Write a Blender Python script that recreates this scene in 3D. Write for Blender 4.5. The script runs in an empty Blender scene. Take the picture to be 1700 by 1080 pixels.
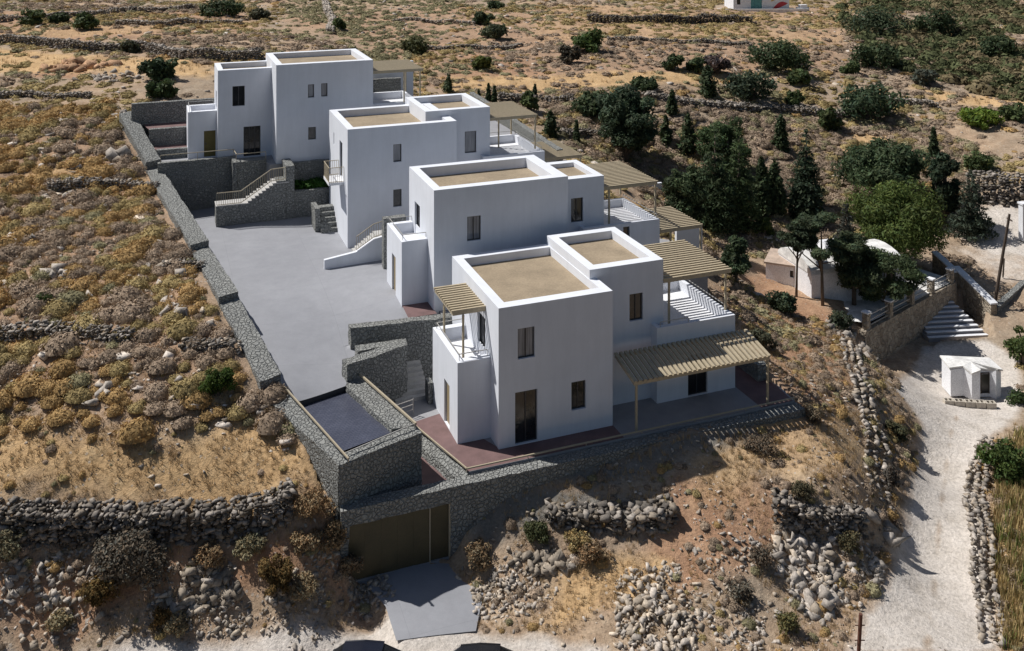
import bpy, math, random
import numpy as np
from math import radians, sin, cos, pi, sqrt, atan2

R = random.Random(11)
NR = np.random.default_rng(11)
scene = bpy.context.scene
COL = scene.collection

# ------------------------------------------------------------------ survey
# camera found from the buildings' vanishing points: a level camera 25.75 m
# above the lowest terrace, with a vertically shifted lens
YH, FP, HC = -145.0, 1597.0, 25.75
TH = radians(20.85)                       # all four houses stand at this angle
UX, UY = cos(TH), sin(TH)

def at(x, y, z):
    """point of the place that the photo shows at pixel x, y when it lies at height z"""
    Y = (HC - z) * FP / (y - YH)
    return ((x - 850.0) / FP * Y, Y, z)

class Frame:
    def __init__(s, x, y): s.x, s.y = x, y
    def P(s, u, v, z): return (s.x + u * UX - v * UY, s.y + u * UY + v * UX, z)
    def uv(s, p):
        dx, dy = p[0] - s.x, p[1] - s.y
        return dx * UX + dy * UY, -dx * UY + dy * UX
    def onv(s, x, y, v):
        r = (x - 850.0) / FP
        Y = (v - s.x * UY + s.y * UX) / (-r * UY + UX)
        return s.uv((r * Y, Y))[0], HC - (y - YH) / FP * Y
F4 = Frame(-0.644, 46.154)
F3 = Frame(-4.397, 54.2)
F2 = Frame(-11.024, 64.5)
F1 = Frame(-17.645, 72.0)

# ------------------------------------------------------------------ helpers
ORG = {}
def tag(o, label=None, cat=None, group=None, kind=None):
    if label: o['label'] = label
    if cat: o['category'] = cat
    if group: o['group'] = group
    if kind: o['kind'] = kind
    return o

def thing(name, label, cat, loc, group=None):
    o = bpy.data.objects.new(name, None)
    o.location = loc; o.empty_display_size = 0.3
    COL.objects.link(o); ORG[o] = tuple(loc)
    return tag(o, label, cat, group)

def link(name, me, mat, parent=None, loc=(0, 0, 0)):
    o = bpy.data.objects.new(name, me)
    if mat is not None:
        me.materials.clear()
        for m in (mat if isinstance(mat, (list, tuple)) else [mat]): me.materials.append(m)
    COL.objects.link(o)
    if parent is not None: o.parent = parent; ORG[o] = ORG.get(parent, (0, 0, 0))
    else: o.location = loc; ORG[o] = tuple(loc)
    return o

def np_mesh(name, V, F, col=None, smooth=False):
    """F: (n,3) or (n,4) int array; col: (nverts,3)"""
    V = np.asarray(V, np.float32); F = np.asarray(F, np.int32)
    k = F.shape[1]; n = len(F)
    me = bpy.data.meshes.new(name)
    me.vertices.add(len(V)); me.vertices.foreach_set('co', V.ravel())
    me.loops.add(n * k); me.loops.foreach_set('vertex_index', F.ravel())
    me.polygons.add(n); me.polygons.foreach_set('loop_start', np.arange(0, n * k, k, dtype=np.int32))
    if smooth: me.polygons.foreach_set('use_smooth', np.ones(n, bool))
    if col is not None:
        a = me.color_attributes.new('Col', 'FLOAT_COLOR', 'POINT')
        c = np.ones((len(V), 4), np.float32); c[:, :3] = col
        a.data.foreach_set('color', c.ravel())
    me.update(calc_edges=True)
    return me

class MB:
    def __init__(s): s.v = []; s.f = []
    def face(s, pts):
        n = len(s.v); s.v.extend(pts); s.f.append(tuple(range(n, n + len(pts))))
    def hexa(s, b, t):
        n = len(s.v); s.v.extend(b); s.v.extend(t)
        s.f += [(n+3, n+2, n+1, n), (n+4, n+5, n+6, n+7)]
        for i in range(4):
            j = (i + 1) % 4; s.f.append((n+i, n+j, n+4+j, n+4+i))
    def box(s, fr, u0, u1, v0, v1, z0, z1):
        s.hexa([fr.P(u0, v0, z0), fr.P(u1, v0, z0), fr.P(u1, v1, z0), fr.P(u0, v1, z0)],
               [fr.P(u0, v0, z1), fr.P(u1, v0, z1), fr.P(u1, v1, z1), fr.P(u0, v1, z1)])
    def prism(s, poly, z0, z1):
        """poly: list of (x,y); z1 a number or a list"""
        n = len(s.v); k = len(poly)
        zt = z1 if isinstance(z1, (list, tuple)) else [z1] * k
        s.v.extend([(p[0], p[1], z0) for p in poly]); s.v.extend([(p[0], p[1], z) for p, z in zip(poly, zt)])
        s.f.append(tuple(range(n + k - 1, n - 1, -1))); s.f.append(tuple(range(n + k, n + 2 * k)))
        for i in range(k):
            j = (i + 1) % k; s.f.append((n+i, n+j, n+k+j, n+k+i))
    def profile(s, fr, prof, v0, v1):
        """(u,z) outline extruded along v"""
        n = len(s.v); k = len(prof)
        s.v.extend([fr.P(u, v0, z) for u, z in prof]); s.v.extend([fr.P(u, v1, z) for u, z in prof])
        s.f.append(tuple(range(n, n + k))); s.f.append(tuple(range(n + 2*k - 1, n + k - 1, -1)))
        for i in range(k):
            j = (i + 1) % k; s.f.append((n+j, n+i, n+k+i, n+k+j))
    def bar(s, p, q, w, h=None):
        h = h or w
        p = np.array(p, float); q = np.array(q, float); d = q - p; L = np.linalg.norm(d)
        if L < 1e-6: return
        d /= L; up = np.array((0, 0, 1.0)) if abs(d[2]) < .9 else np.array((UX, UY, 0))
        a = np.cross(d, up); a /= np.linalg.norm(a); b = np.cross(a, d)
        c = [(-w/2, -h/2), (w/2, -h/2), (w/2, h/2), (-w/2, h/2)]
        s.hexa([tuple(p + a*x + b*y) for x, y in c], [tuple(q + a*x + b*y) for x, y in c])
    def tube(s, pts, rad, n=8):
        base = len(s.v)
        P = [np.array(p, float) for p in pts]
        for i, p in enumerate(P):
            d = P[min(i+1, len(P)-1)] - P[max(i-1, 0)]; d /= (np.linalg.norm(d) + 1e-9)
            up = np.array((0, 0, 1.0)) if abs(d[2]) < .9 else np.array((1.0, 0, 0))
            a = np.cross(d, up); a /= np.linalg.norm(a); b = np.cross(a, d)
            r = rad[i] if isinstance(rad, (list, tuple)) else rad
            for k in range(n):
                t = 2*pi*k/n; s.v.append(tuple(p + r*(cos(t)*a + sin(t)*b)))
        for i in range(len(P)-1):
            for k in range(n):
                j = (k+1) % n; s.f.append((base+i*n+k, base+i*n+j, base+(i+1)*n+j, base+(i+1)*n+k))
        s.f.append(tuple(range(base+n-1, base-1, -1))); e = base+(len(P)-1)*n; s.f.append(tuple(range(e, e+n)))
    def panel(s, fr, axis, c, a0, a1, z0, z1, holes=(), depth=0.2, inward=1):
        """vertical wall face at u=c or v=c with rectangular openings and their reveals"""
        def pt(a, d, z):
            return fr.P(a, c + d, z) if axis == 'v' else fr.P(c + d, a, z)
        As = sorted({a0, a1, *[h[0] for h in holes], *[h[1] for h in holes]})
        Zs = sorted({z0, z1, *[h[2] for h in holes], *[h[3] for h in holes]})
        for i in range(len(As)-1):
            for j in range(len(Zs)-1):
                am, zm = (As[i]+As[i+1])/2, (Zs[j]+Zs[j+1])/2
                if any(h[0] < am < h[1] and h[2] < zm < h[3] for h in holes): continue
                s.face([pt(As[i], 0, Zs[j]), pt(As[i+1], 0, Zs[j]), pt(As[i+1], 0, Zs[j+1]), pt(As[i], 0, Zs[j+1])])
        for h in holes:
            D = depth * inward
            q = [(h[0], h[2]), (h[1], h[2]), (h[1], h[3]), (h[0], h[3])]
            for k in range(4):
                m = (k+1) % 4
                s.face([pt(q[k][0], 0, q[k][1]), pt(q[m][0], 0, q[m][1]), pt(q[m][0], D, q[m][1]), pt(q[k][0], D, q[k][1])])
    def build(s, name, mat, parent=None, loc=None, smooth=False):
        o0 = ORG.get(parent, (0, 0, 0)) if parent is not None else (loc or (0, 0, 0))
        me = bpy.data.meshes.new(name)
        me.from_pydata([(p[0]-o0[0], p[1]-o0[1], p[2]-o0[2]) for p in s.v], [], s.f); me.update()
        if smooth:
            me.polygons.foreach_set('use_smooth', np.ones(len(me.polygons), bool))
        return link(name, me, mat, parent, o0)

# cheap value noise for shaping terrain, stones and walls
_perm = NR.random((64, 64, 64)).astype(np.float32)
def vnoise(x, y, z=0.0):
    x = np.asarray(x, float); y = np.asarray(y, float); z = np.zeros_like(x) + z
    xi, yi, zi = np.floor(x).astype(int), np.floor(y).astype(int), np.floor(z).astype(int)
    fx, fy, fz = x-xi, y-yi, z-zi
    fx = fx*fx*(3-2*fx); fy = fy*fy*(3-2*fy); fz = fz*fz*(3-2*fz)
    def g(a, b, c): return _perm[(xi+a) & 63, (yi+b) & 63, (zi+c) & 63]
    r = 0
    for a in (0, 1):
        for b in (0, 1):
            for c in (0, 1):
                r = r + g(a, b, c) * (fx if a else 1-fx) * (fy if b else 1-fy) * (fz if c else 1-fz)
    return r
def fbm(x, y, z=0.0, o=4):
    r = 0; a = .5
    for i in range(o):
        r = r + a*vnoise(x*2**i + 7.3*i, y*2**i + 3.1*i, z*2**i if not np.isscalar(z) else z+i); a *= .5
    return r

# ------------------------------------------------------------------ materials
def newmat(name):
    m = bpy.data.materials.new(name); m.use_nodes = True
    nt = m.node_tree; b = nt.nodes['Principled BSDF']
    return m, nt, b
def N(nt, t, **kw):
    n = nt.nodes.new(t)
    for k, v in kw.items():
        if k in n.inputs: n.inputs[k].default_value = v
        else: setattr(n, k, v)
    return n
def ramp(nt, src, stops):
    r = nt.nodes.new('ShaderNodeValToRGB'); e = r.color_ramp.elements
    while len(e) < len(stops): e.new(.5)
    for i, (p, c) in enumerate(stops):
        e[i].position = p; e[i].color = (c, c, c, 1) if isinstance(c, (int, float)) else (*c, 1)
    nt.links.new(src, r.inputs[0]); return r.outputs[0]
def mix(nt, fac, a, b, mode='MIX'):
    m = nt.nodes.new('ShaderNodeMix'); m.data_type = 'RGBA'; m.blend_type = mode
    for k, v in ((0, fac), (6, a), (7, b)):
        if hasattr(v, 'is_output'): nt.links.new(v, m.inputs[k])
        elif k == 0: m.inputs[0].default_value = v
        else: m.inputs[k].default_value = (*v, 1)
    return m.outputs[2]
def coords(nt):
    return nt.nodes.new('ShaderNodeNewGeometry').outputs['Position']
def noise(nt, co, scale, detail=4, rough=.6):
    n = N(nt, 'ShaderNodeTexNoise', Scale=scale, Detail=detail, Roughness=rough); nt.links.new(co, n.inputs['Vector']); return n.outputs['Fac']
def voro(nt, co, scale, feature='F1', out='Distance', rnd=1.0):
    n = N(nt, 'ShaderNodeTexVoronoi', Scale=scale, feature=feature); n.inputs['Randomness'].default_value = rnd
    nt.links.new(co, n.inputs['Vector']); return n.outputs[out]
def bump(nt, b, h, strength=.5, dist=.05):
    n = N(nt, 'ShaderNodeBump', Strength=strength, Distance=dist); nt.links.new(h, n.inputs['Height']); nt.links.new(n.outputs[0], b.inputs['Normal'])

def simple(name, c, rough=.7, var=.12, scale=3.0, fine=None, metal=0, bmp=0):
    m, nt, b = newmat(name); co = coords(nt)
    lo = tuple(x*(1-var) for x in c); hi = tuple(min(1, x*(1+var)) for x in c)
    f = noise(nt, co, scale, 5)
    colr = ramp(nt, f, [(.3, lo), (.7, hi)])
    if fine:
        g = noise(nt, co, fine, 2)
        colr = mix(nt, .6, colr, ramp(nt, g, [(.3, .75), (.7, 1.2)]), 'MULTIPLY')
        if bmp: bump(nt, b, g, bmp, .01)
    nt.links.new(colr, b.inputs['Base Color']); b.inputs['Roughness'].default_value = rough; b.inputs['Metallic'].default_value = metal
    return m

M = {}
def m_plaster():
    m, nt, b = newmat('white_plaster'); co = coords(nt)
    f = noise(nt, co, .45, 6, .65)
    c = ramp(nt, f, [(.25, (.71, .735, .79)), (.75, (.795, .82, .88))])
    mp = N(nt, 'ShaderNodeMapping'); mp.inputs['Scale'].default_value = (1.6, 1.6, .18); nt.links.new(co, mp.inputs[0])
    st = noise(nt, mp.outputs[0], 1.5, 5, .7)
    c = mix(nt, .5, c, ramp(nt, st, [(.35, .90), (.6, 1.0)]), 'MULTIPLY')
    nt.links.new(c, b.inputs['Base Color']); b.inputs['Roughness'].default_value = .85
    b.inputs['Specular IOR Level'].default_value = .2
    bump(nt, b, noise(nt, co, 14, 4), .12, .02)
    return m
M['plaster'] = m_plaster()
M['gravel_roof'] = simple('roof_gravel', (.315, .25, .172), .95, .16, .8, 9, 0, .6)
M['concrete'] = None
def m_concrete():
    m, nt, b = newmat('parking_concrete'); co = coords(nt)
    c = ramp(nt, noise(nt, co, .25, 6, .6), [(.3, (.265, .272, .298)), (.7, (.315, .322, .35))])
    c = mix(nt, .7, c, ramp(nt, noise(nt, co, 1.1, 6, .75), [(.3, .84), (.62, 1.03)]), 'MULTIPLY')
    c = mix(nt, .5, c, ramp(nt, noise(nt, co, 30, 3), [(.3, .88), (.7, 1.08)]), 'MULTIPLY')
    # pour joints every few metres
    mp = N(nt, 'ShaderNodeMapping'); mp.inputs['Rotation'].default_value = (0, 0, -TH); nt.links.new(co, mp.inputs[0])
    br = N(nt, 'ShaderNodeTexBrick', Scale=1.0); br.inputs['Brick Width'].default_value = 5.0; br.inputs['Row Height'].default_value = 4.2
    br.inputs['Mortar Size'].default_value = .012; br.offset = 0
    br.inputs['Color1'].default_value = (1, 1, 1, 1); br.inputs['Color2'].default_value = (.985, .985, .985, 1); br.inputs['Mortar'].default_value = (.86, .86, .86, 1)
    nt.links.new(mp.outputs[0], br.inputs['Vector'])
    c = mix(nt, 1, c, br.outputs['Color'], 'MULTIPLY')
    nt.links.new(c, b.inputs['Base Color']); b.inputs['Roughness'].default_value = .8
    bump(nt, b, noise(nt, co, 25, 3), .15, .01); return m
M['concrete'] = m_concrete()
M['slab'] = simple('terrace_slab_concrete', (.30, .30, .315), .8, .1, 1.2, 25, 0, .1)
M['step'] = simple('step_concrete', (.48, .47, .455), .85, .12, 2.0, 20, 0, .2)
M['brown'] = simple('brown_terrace_paving', (.165, .098, .095), .7, .2, 1.6, 30, 0, .15)
def m_stone(name, ca, cb, sc=2.6):
    m, nt, b = newmat(name); co = coords(nt)
    w = N(nt, 'ShaderNodeTexNoise', Scale=1.7, Detail=3); nt.links.new(co, w.inputs['Vector'])
    va = N(nt, 'ShaderNodeVectorMath', operation='SCALE'); va.inputs['Scale'].default_value = .35; nt.links.new(w.outputs['Color'], va.inputs[0])
    ad = N(nt, 'ShaderNodeVectorMath', operation='ADD'); nt.links.new(co, ad.inputs[0]); nt.links.new(va.outputs[0], ad.inputs[1])
    v = ad.outputs[0]
    cell = N(nt, 'ShaderNodeTexVoronoi', Scale=sc); nt.links.new(v, cell.inputs['Vector'])
    edge = voro(nt, v, sc, 'DISTANCE_TO_EDGE')
    sep = N(nt, 'ShaderNodeSeparateColor'); nt.links.new(cell.outputs['Color'], sep.inputs[0])
    c = ramp(nt, sep.outputs[0], [(0, ca), (1, cb)])
    c = mix(nt, .7, c, ramp(nt, noise(nt, co, 5, 6, .75), [(.3, .68), (.7, 1.2)]), 'MULTIPLY')
    e = ramp(nt, edge, [(0, .86), (.06, 1.0)])
    c = mix(nt, 1, c, e, 'MULTIPLY')
    nt.links.new(c, b.inputs['Base Color']); b.inputs['Roughness'].default_value = .95; b.inputs['Specular IOR Level'].default_value = .15
    h1 = ramp(nt, edge, [(0, 0.0), (.16, .8)])
    mm = N(nt, 'ShaderNodeMath', operation='MULTIPLY_ADD'); nt.links.new(noise(nt, co, 7, 5, .7), mm.inputs[0]); mm.inputs[1].default_value = .7; nt.links.new(h1, mm.inputs[2])
    bump(nt, b, mm.outputs[0], 1.0, .10)
    return m
M['stone'] = m_stone('grey_rubble_masonry', (.295, .30, .29), (.325, .33, .315), 5.2)
M['stone_tan'] = m_stone('tan_rubble_masonry', (.30, .25, .195), (.48, .415, .33), 2.6)
M['pergola'] = simple('beige_painted_timber', (.46, .385, .265), .6, .1, 5, 40)
M['rail'] = simple('beige_metal_rail', (.42, .36, .26), .5, .08, 6)
M['rail_grey'] = simple('grey_metal_rail', (.40, .39, .37), .45, .06, 6)
M['olive'] = simple('olive_door_paint', (.145, .115, .030), .55, .12, 3, 40)
M['tan_door'] = simple('tan_door_paint', (.33, .26, .16), .55, .1, 3, 40)
M['garage'] = simple('olive_brown_garage_door', (.082, .066, .032), .6, .22, .9, 20)
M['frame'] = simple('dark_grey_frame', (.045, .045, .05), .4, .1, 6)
def m_glass(name, c, rough=.08):
    m, nt, b = newmat(name); co = coords(nt)
    nt.links.new(ramp(nt, noise(nt, co, 1.6, 3), [(.35, tuple(x*.6 for x in c)), (.7, tuple(x*1.3 for x in c))]), b.inputs['Base Color'])
    b.inputs['Roughness'].default_value = rough; b.inputs['Specular IOR Level'].default_value = .6; return m
M['glass'] = m_glass('dark_window_glass', (.022, .024, .028))
M['void'] = m_glass('unlit_doorway_glass', (.006, .006, .008), .3)
def m_curtain():
    m, nt, b = newmat('curtained_window_glass'); co = coords(nt)
    mp = N(nt, 'ShaderNodeMapping'); mp.inputs['Scale'].default_value = (9, 9, .4); nt.links.new(co, mp.inputs[0])
    nt.links.new(ramp(nt, noise(nt, mp.outputs[0], 1.6, 3), [(.3, (.13, .14, .16)), (.7, (.31, .32, .35))]), b.inputs['Base Color'])
    b.inputs['Roughness'].default_value = .12; return m
M['curtain'] = m_curtain()
def m_water():
    m, nt, b = newmat('pool_water_over_dark_tiles'); co = coords(nt)
    mp = N(nt, 'ShaderNodeMapping'); mp.inputs['Rotation'].default_value = (0, 0, radians(-37)); nt.links.new(co, mp.inputs[0])
    br = N(nt, 'ShaderNodeTexBrick', Scale=1.0); br.inputs['Brick Width'].default_value = .26; br.inputs['Row Height'].default_value = .13
    br.inputs['Mortar Size'].default_value = .012
    br.inputs['Color1'].default_value = (.068, .073, .100, 1); br.inputs['Color2'].default_value = (.084, .090, .120, 1); br.inputs['Mortar'].default_value = (.042, .047, .075, 1)
    nt.links.new(mp.outputs[0], br.inputs['Vector'])
    c = mix(nt, .6, br.outputs['Color'], ramp(nt, noise(nt, co, .9, 4), [(.3, .8), (.7, 1.25)]), 'MULTIPLY')
    nt.links.new(c, b.inputs['Base Color']); b.inputs['Roughness'].default_value = .16; b.inputs['IOR'].default_value = 1.33
    bump(nt, b, noise(nt, co, 6, 3), .08, .02); return m
M['water'] = m_water()
M['wood'] = simple('weathered_pole_wood', (.075, .055, .042), .9, .25, 8)
M['rust'] = simple('rusty_post_steel', (.13, .055, .035), .85, .3, 9)
M['bark'] = simple('tree_bark', (.115, .09, .068), .95, .25, 7, 30, 0, .5)
M['white'] = simple('whitewash', (.78, .79, .82), .9, .06, 1.5, 12, 0, .2)
M['white_rough'] = simple('worn_whitewash_roof', (.72, .71, .69), .95, .25, 1.1, 7, 0, .5)
M['pinkroof'] = simple('faded_pink_cement_roof', (.46, .36, .29), .95, .22, 1.6, 9, 0, .4)
M['block'] = simple('cement_blocks', (.50, .45, .38), .95, .2, 3, 14, 0, .4)
def m_vcol(name, rough=.9, spec=.15, var=.25, sc=6, bmp=0, trans=0):
    m, nt, b = newmat(name); co = coords(nt)
    a = N(nt, 'ShaderNodeVertexColor'); a.layer_name = 'Col'
    c = mix(nt, 1, a.outputs[0], ramp(nt, noise(nt, co, sc, 4, .65), [(.3, 1-var), (.7, 1+var)]), 'MULTIPLY')
    nt.links.new(c, b.inputs['Base Color']); b.inputs['Roughness'].default_value = rough; b.inputs['Specular IOR Level'].default_value = spec
    if bmp: bump(nt, b, noise(nt, co, sc*1.5, 5, .7), bmp, .06)
    if trans:
        t = N(nt, 'ShaderNodeBsdfTranslucent'); nt.links.new(c, t.inputs['Color'])
        ms = N(nt, 'ShaderNodeMixShader'); ms.inputs[0].default_value = trans
        out = nt.nodes['Material Output']
        nt.links.new(b.outputs[0], ms.inputs[1]); nt.links.new(t.outputs[0], ms.inputs[2]); nt.links.new(ms.outputs[0], out.inputs['Surface'])
    return m
M['leaf'] = m_vcol('foliage', .7, .25, .2, 3, 0, .3)
M['scrub'] = m_vcol('dry_scrub', .95, .05, .22, 5, 0, .12)
M['rock'] = m_vcol('limestone', .95, .12, .38, 7, .35)
# ------------------------------------------------------------------ terrain
TC = [  # pixel x, y, height
(560,850,-.4),(541,799,.5),(500,735,1.5),(457,650,2.5),(420,590,3.5),(380,500,4.5),(335,420,5.2),(262,300,6.1),(185,192,9.0),
(300,825,.2),(0,840,.3),(430,830,0),(150,830,.25),(300,700,2.2),(0,700,2.2),(300,600,3.6),(0,600,3.5),(200,500,4.7),(0,480,4.9),(100,400,5.7),
(0,350,6.1),(100,250,7.9),(0,200,8.8),(100,150,9.7),(0,100,10.3),(300,125,10.2),(0,50,10.9),(300,50,10.6),(600,50,9.8),(0,5,10.6),(400,5,10.4),
(850,5,10),(1200,16,9.2),(700,110,8.2),(760,150,7.0),(900,130,7.2),(900,190,5.5),(1000,60,9),(1000,170,6),(1000,230,3.8),(975,262,3.9),(1060,310,2.8),
(1100,200,4.6),(1100,120,7),(1300,120,6.3),(1300,200,3.2),(1300,60,8.4),(1150,380,-.2),(1180,420,.9),(1215,500,-.2),(1050,270,2.0),(1300,370,-1.2),(1450,350,-1.6),
(1250,470,-1.2),(1300,520,-1.5),(1400,500,-2.3),(1330,600,-1.0),(1310,670,-.2),(1220,715,-.25),(1400,600,-1.5),(1425,680,-1.5),
(1300,750,-1.0),(1100,745,-.3),(1000,775,-.65),(1425,800,-1.7),(1350,826,-1.5),(1350,892,-2.8),(1440,830,-2.3),(1450,900,-3.5),
(1350,960,-3.5),(1250,1000,-3.4),(1200,900,-2.2),(1200,800,-1.2),(1100,900,-2.4),(1050,835,-1.4),(900,812,-1.0),(900,890,-2.2),(840,845,-1.4),
(810,900,-2.4),(900,970,-3.15),(1100,1000,-3.3),(760,950,-3.3),(590,955,-3.2),(680,940,-3.25),
(100,1060,-3.3),(400,1060,-3.45),(700,1060,-3.65),(1000,1065,-3.7),(1200,1070,-3.9),(1400,1070,-4.2),(1540,1075,-4.4),
(1500,900,-4.7),(1600,900,-4.7),(1520,760,-4.9),(1610,760,-4.9),(1540,650,-4.9),(1640,680,-4.9),(1600,580,-4.8),(1690,900,-4.2),(1690,760,-4.4),
(1690,620,-4.8),(1490,760,-3.4),(1490,690,-3.2),(1500,600,-4.85),(1430,540,-2.6),(1620,500,-3.7),(1690,520,-3.9),(1650,430,-2.6),(1690,380,-1.6),
(1620,340,-.6),(1690,320,.5),(1600,280,1),(1500,250,1.5),(1450,220,2.3),(1600,200,3),(1690,200,3.3),(1600,120,5.5),(1690,100,6.5),(1500,50,8),(1690,20,9),
(100,908,-1.0),(300,912,-1.05),(470,892,-.9),(530,880,-.9),(100,1005,-2.5),(300,1005,-2.5),(500,1005,-2.7),(200,958,-1.8),(450,955,-1.9),(555,960,-2.6),(-300,1060,-3.3),(-300,830,.4),(-300,900,-.9),(2000,1060,-4.6)]
CP = [at(*c) for c in TC] + [(-25,30,-4),(0,27,-4.2),(22,28,-5),(-12,36,-3.5),(-22,36.5,-3.2),(0,35.5,-3.75),(12,35.5,-4.1),(20,35,-4.5),(-6,33,-3.8),(-40,38,-2.6),(-42,44,1.5),(45,45,-4.5),(60,80,-1),(-72,85,9.5),(-90,150,12),(95,150,9.5),
    (0,230,14),(-150,240,17),(150,240,16),(0,340,24),(-260,360,30),(260,360,28)]
CP = np.array(CP)
def _tps(d2): return np.where(d2 > 0, .5*d2*np.log(d2 + 1e-12), 0)
class TPS:
    def __init__(s, P, lam):
        s.c = P[:, :2].mean(0); s.k = 20.0
        X = (P[:, :2]-s.c)/s.k; n = len(P)
        K = _tps(((X[:, None]-X[None])**2).sum(-1)) + lam*np.eye(n)
        A = np.zeros((n+3, n+3)); A[:n, :n] = K; A[:n, n] = 1; A[:n, n+1:] = X; A[n, :n] = 1; A[n+1:, :n] = X.T
        s.w = np.linalg.solve(A, np.concatenate([P[:, 2], np.zeros(3)])); s.X = X
    def __call__(s, x, y):
        q = (np.stack([np.ravel(x), np.ravel(y)], 1)-s.c)/s.k; out = np.empty(len(q))
        for i in range(0, len(q), 20000):
            b = q[i:i+20000]
            out[i:i+20000] = _tps(((b[:, None]-s.X[None])**2).sum(-1)) @ s.w[:-3] + s.w[-3] + b @ s.w[-2:]
        return out.reshape(np.shape(x))
_tp = TPS(CP, 1.5e-3)
ZPK = TPS(np.array([at(*c) for c in ((497.8,667.4,1.85),(573.6,640.4,1.9),(584,579,2.25),(490,656,2.1),(442,554,2.9),(396,476,3.2),(540,500,3.1),(620,520,3.05),
    (666,508,3.3),(577,410,3.25),(540,378,3.3),(470,395,3.3),(385,387,3.45),(362,357,3.5),(335,352,3.5),(310,335,3.55))] + [F1.P(0,0,3.6), F1.P(-3,3,3.7), F2.P(3,3,3.3), F3.P(3,3,3.4)]), 1e-3)

def inpoly(x, y, poly):
    x = np.asarray(x); y = np.asarray(y); r = np.zeros(x.shape, bool)
    n = len(poly)
    for i in range(n):
        x1, y1 = poly[i][:2]; x2, y2 = poly[(i+1) % n][:2]
        if y1 == y2: continue
        c = ((y1 > y) != (y2 > y)) & (x < (x2-x1)*(y-y1)/(y2-y1)+x1)
        r ^= c
    return r
def distpoly(x, y, poly, closed=True):
    d = np.full(np.shape(x), 1e9); n = len(poly)
    for i in range(n if closed else n-1):
        ax, ay = poly[i][:2]; bx, by = poly[(i+1) % n][:2]
        dx, dy = bx-ax, by-ay; t = np.clip(((x-ax)*dx+(y-ay)*dy)/(dx*dx+dy*dy+1e-9), 0, 1)
        d = np.minimum(d, np.hypot(x-ax-t*dx, y-ay-t*dy))
    return d
def soft(x, y, poly, w):
    """1 inside, fading to 0 over w metres about the edge"""
    d = distpoly(x, y, poly); s = np.where(inpoly(x, y, poly), d, -d)
    return np.clip(.5 + s/(2*w), 0, 1)

# footprints that the ground must stay under: (polygon, level)
_L = [at(497.8,667.4,1.85), at(466.7,620,3.2), at(396.4,481.5,5.1), at(346,398.5,5.8), at(266,267.5,7.0), at(220,184,9.6)]
POOLP = [at(545,800,1.0), at(562.8,771.6,1.77), at(700,717.4,1.77), at(584.5,610,2.0), at(573.6,640.4,1.9), at(466.7,620,3.2), at(470,650,2.6)]
FOOT = [
 ([F4.P(-2.9,-1.6,0), F4.P(16.3,-1.7,0), F4.P(16.3,.4,0), F4.P(14.9,7.6,0), F4.P(-5.5,10,0), F4.P(-4.6,4,0)], -.6),
 ([F4.P(-8,-1.85,0), F4.P(-2.6,-1.85,0), F4.P(-3.2,4,0), F4.P(-5.5,6,0)], -3.6),
 ([F3.P(-2,-.8,0), F3.P(19.2,0,0), F3.P(19.2,6,0), F3.P(15,9,0), F3.P(-2,9,0)], 2.4),
 ([F2.P(-.8,-4,0), F2.P(14,-4,0), F2.P(19,1,0), F2.P(19,8.4,0), F2.P(0,8.4,0)], 2.6),
 ([at(570,612,2), at(585,560,2.6), F3.P(0,-.3,0), F3.P(8,-.3,0), F4.P(6,7,0), F4.P(0,7,0), F4.P(-4.5,5,0)], -.6),
 ([F1.P(-7.9,2.5,0), F1.P(-4,-6,0), F1.P(8,-6,0), F1.P(14,-2,0), F1.P(14,8,0), F1.P(-8.6,7,0)], 3.2),
 ([F1.P(-8.4,4.5,0), F1.P(4,4.5,0), F1.P(4,6.7,0), F1.P(-8.9,6.7,0)], 6.5), ([F1.P(-8.9,6.6,0), F1.P(3,6.6,0), F1.P(3,9.4,0), F1.P(-9.7,9.4,0)], 7.6),
 ([F1.P(8,-3,0), F2.P(17.2,8.3,0), F2.P(17.2,24,0), F1.P(8,9,0)], 6.2),
 ([_L[0], at(573,640,1.9), at(600,540,3), F3.P(0,0,0), F3.P(0,8,0), F2.P(0,0,0), F2.P(0,6,0), F1.P(0,0,0), _L[5], _L[4], _L[3], _L[2], _L[1]], 1.2),
 (POOLP, .2),
 ([at(1520,566,-4.85), at(1648,566,-4.85), at(1625,490,-3.7), at(1556,490,-3.7)], -5.0),
 ([at(1432,614,-4.9), at(1590,511,-4.6), at(1602,530,-4.8), at(1472,648,-4.9)], -4.95),
]
WALLTOPS = [((_L[5], 9.6), (_L[4], 7.0)), ((_L[4], 6.65), (_L[3], 5.8)), ((_L[3], 5.45), (_L[2], 5.05)), ((_L[2], 4.7), (_L[1], 3.2))]
def zraw(x, y):
    z = _tp(x, y)
    far = np.clip((np.asarray(y)-60)/80, 0, 1)
    z = z + (fbm(np.asarray(x)*.35, np.asarray(y)*.35, 3.3)-.47)*(.35+.9*far) + (fbm(np.asarray(x)*1.7, np.asarray(y)*1.7, 9.1, 3)-.43)*.16
    return z
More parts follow.
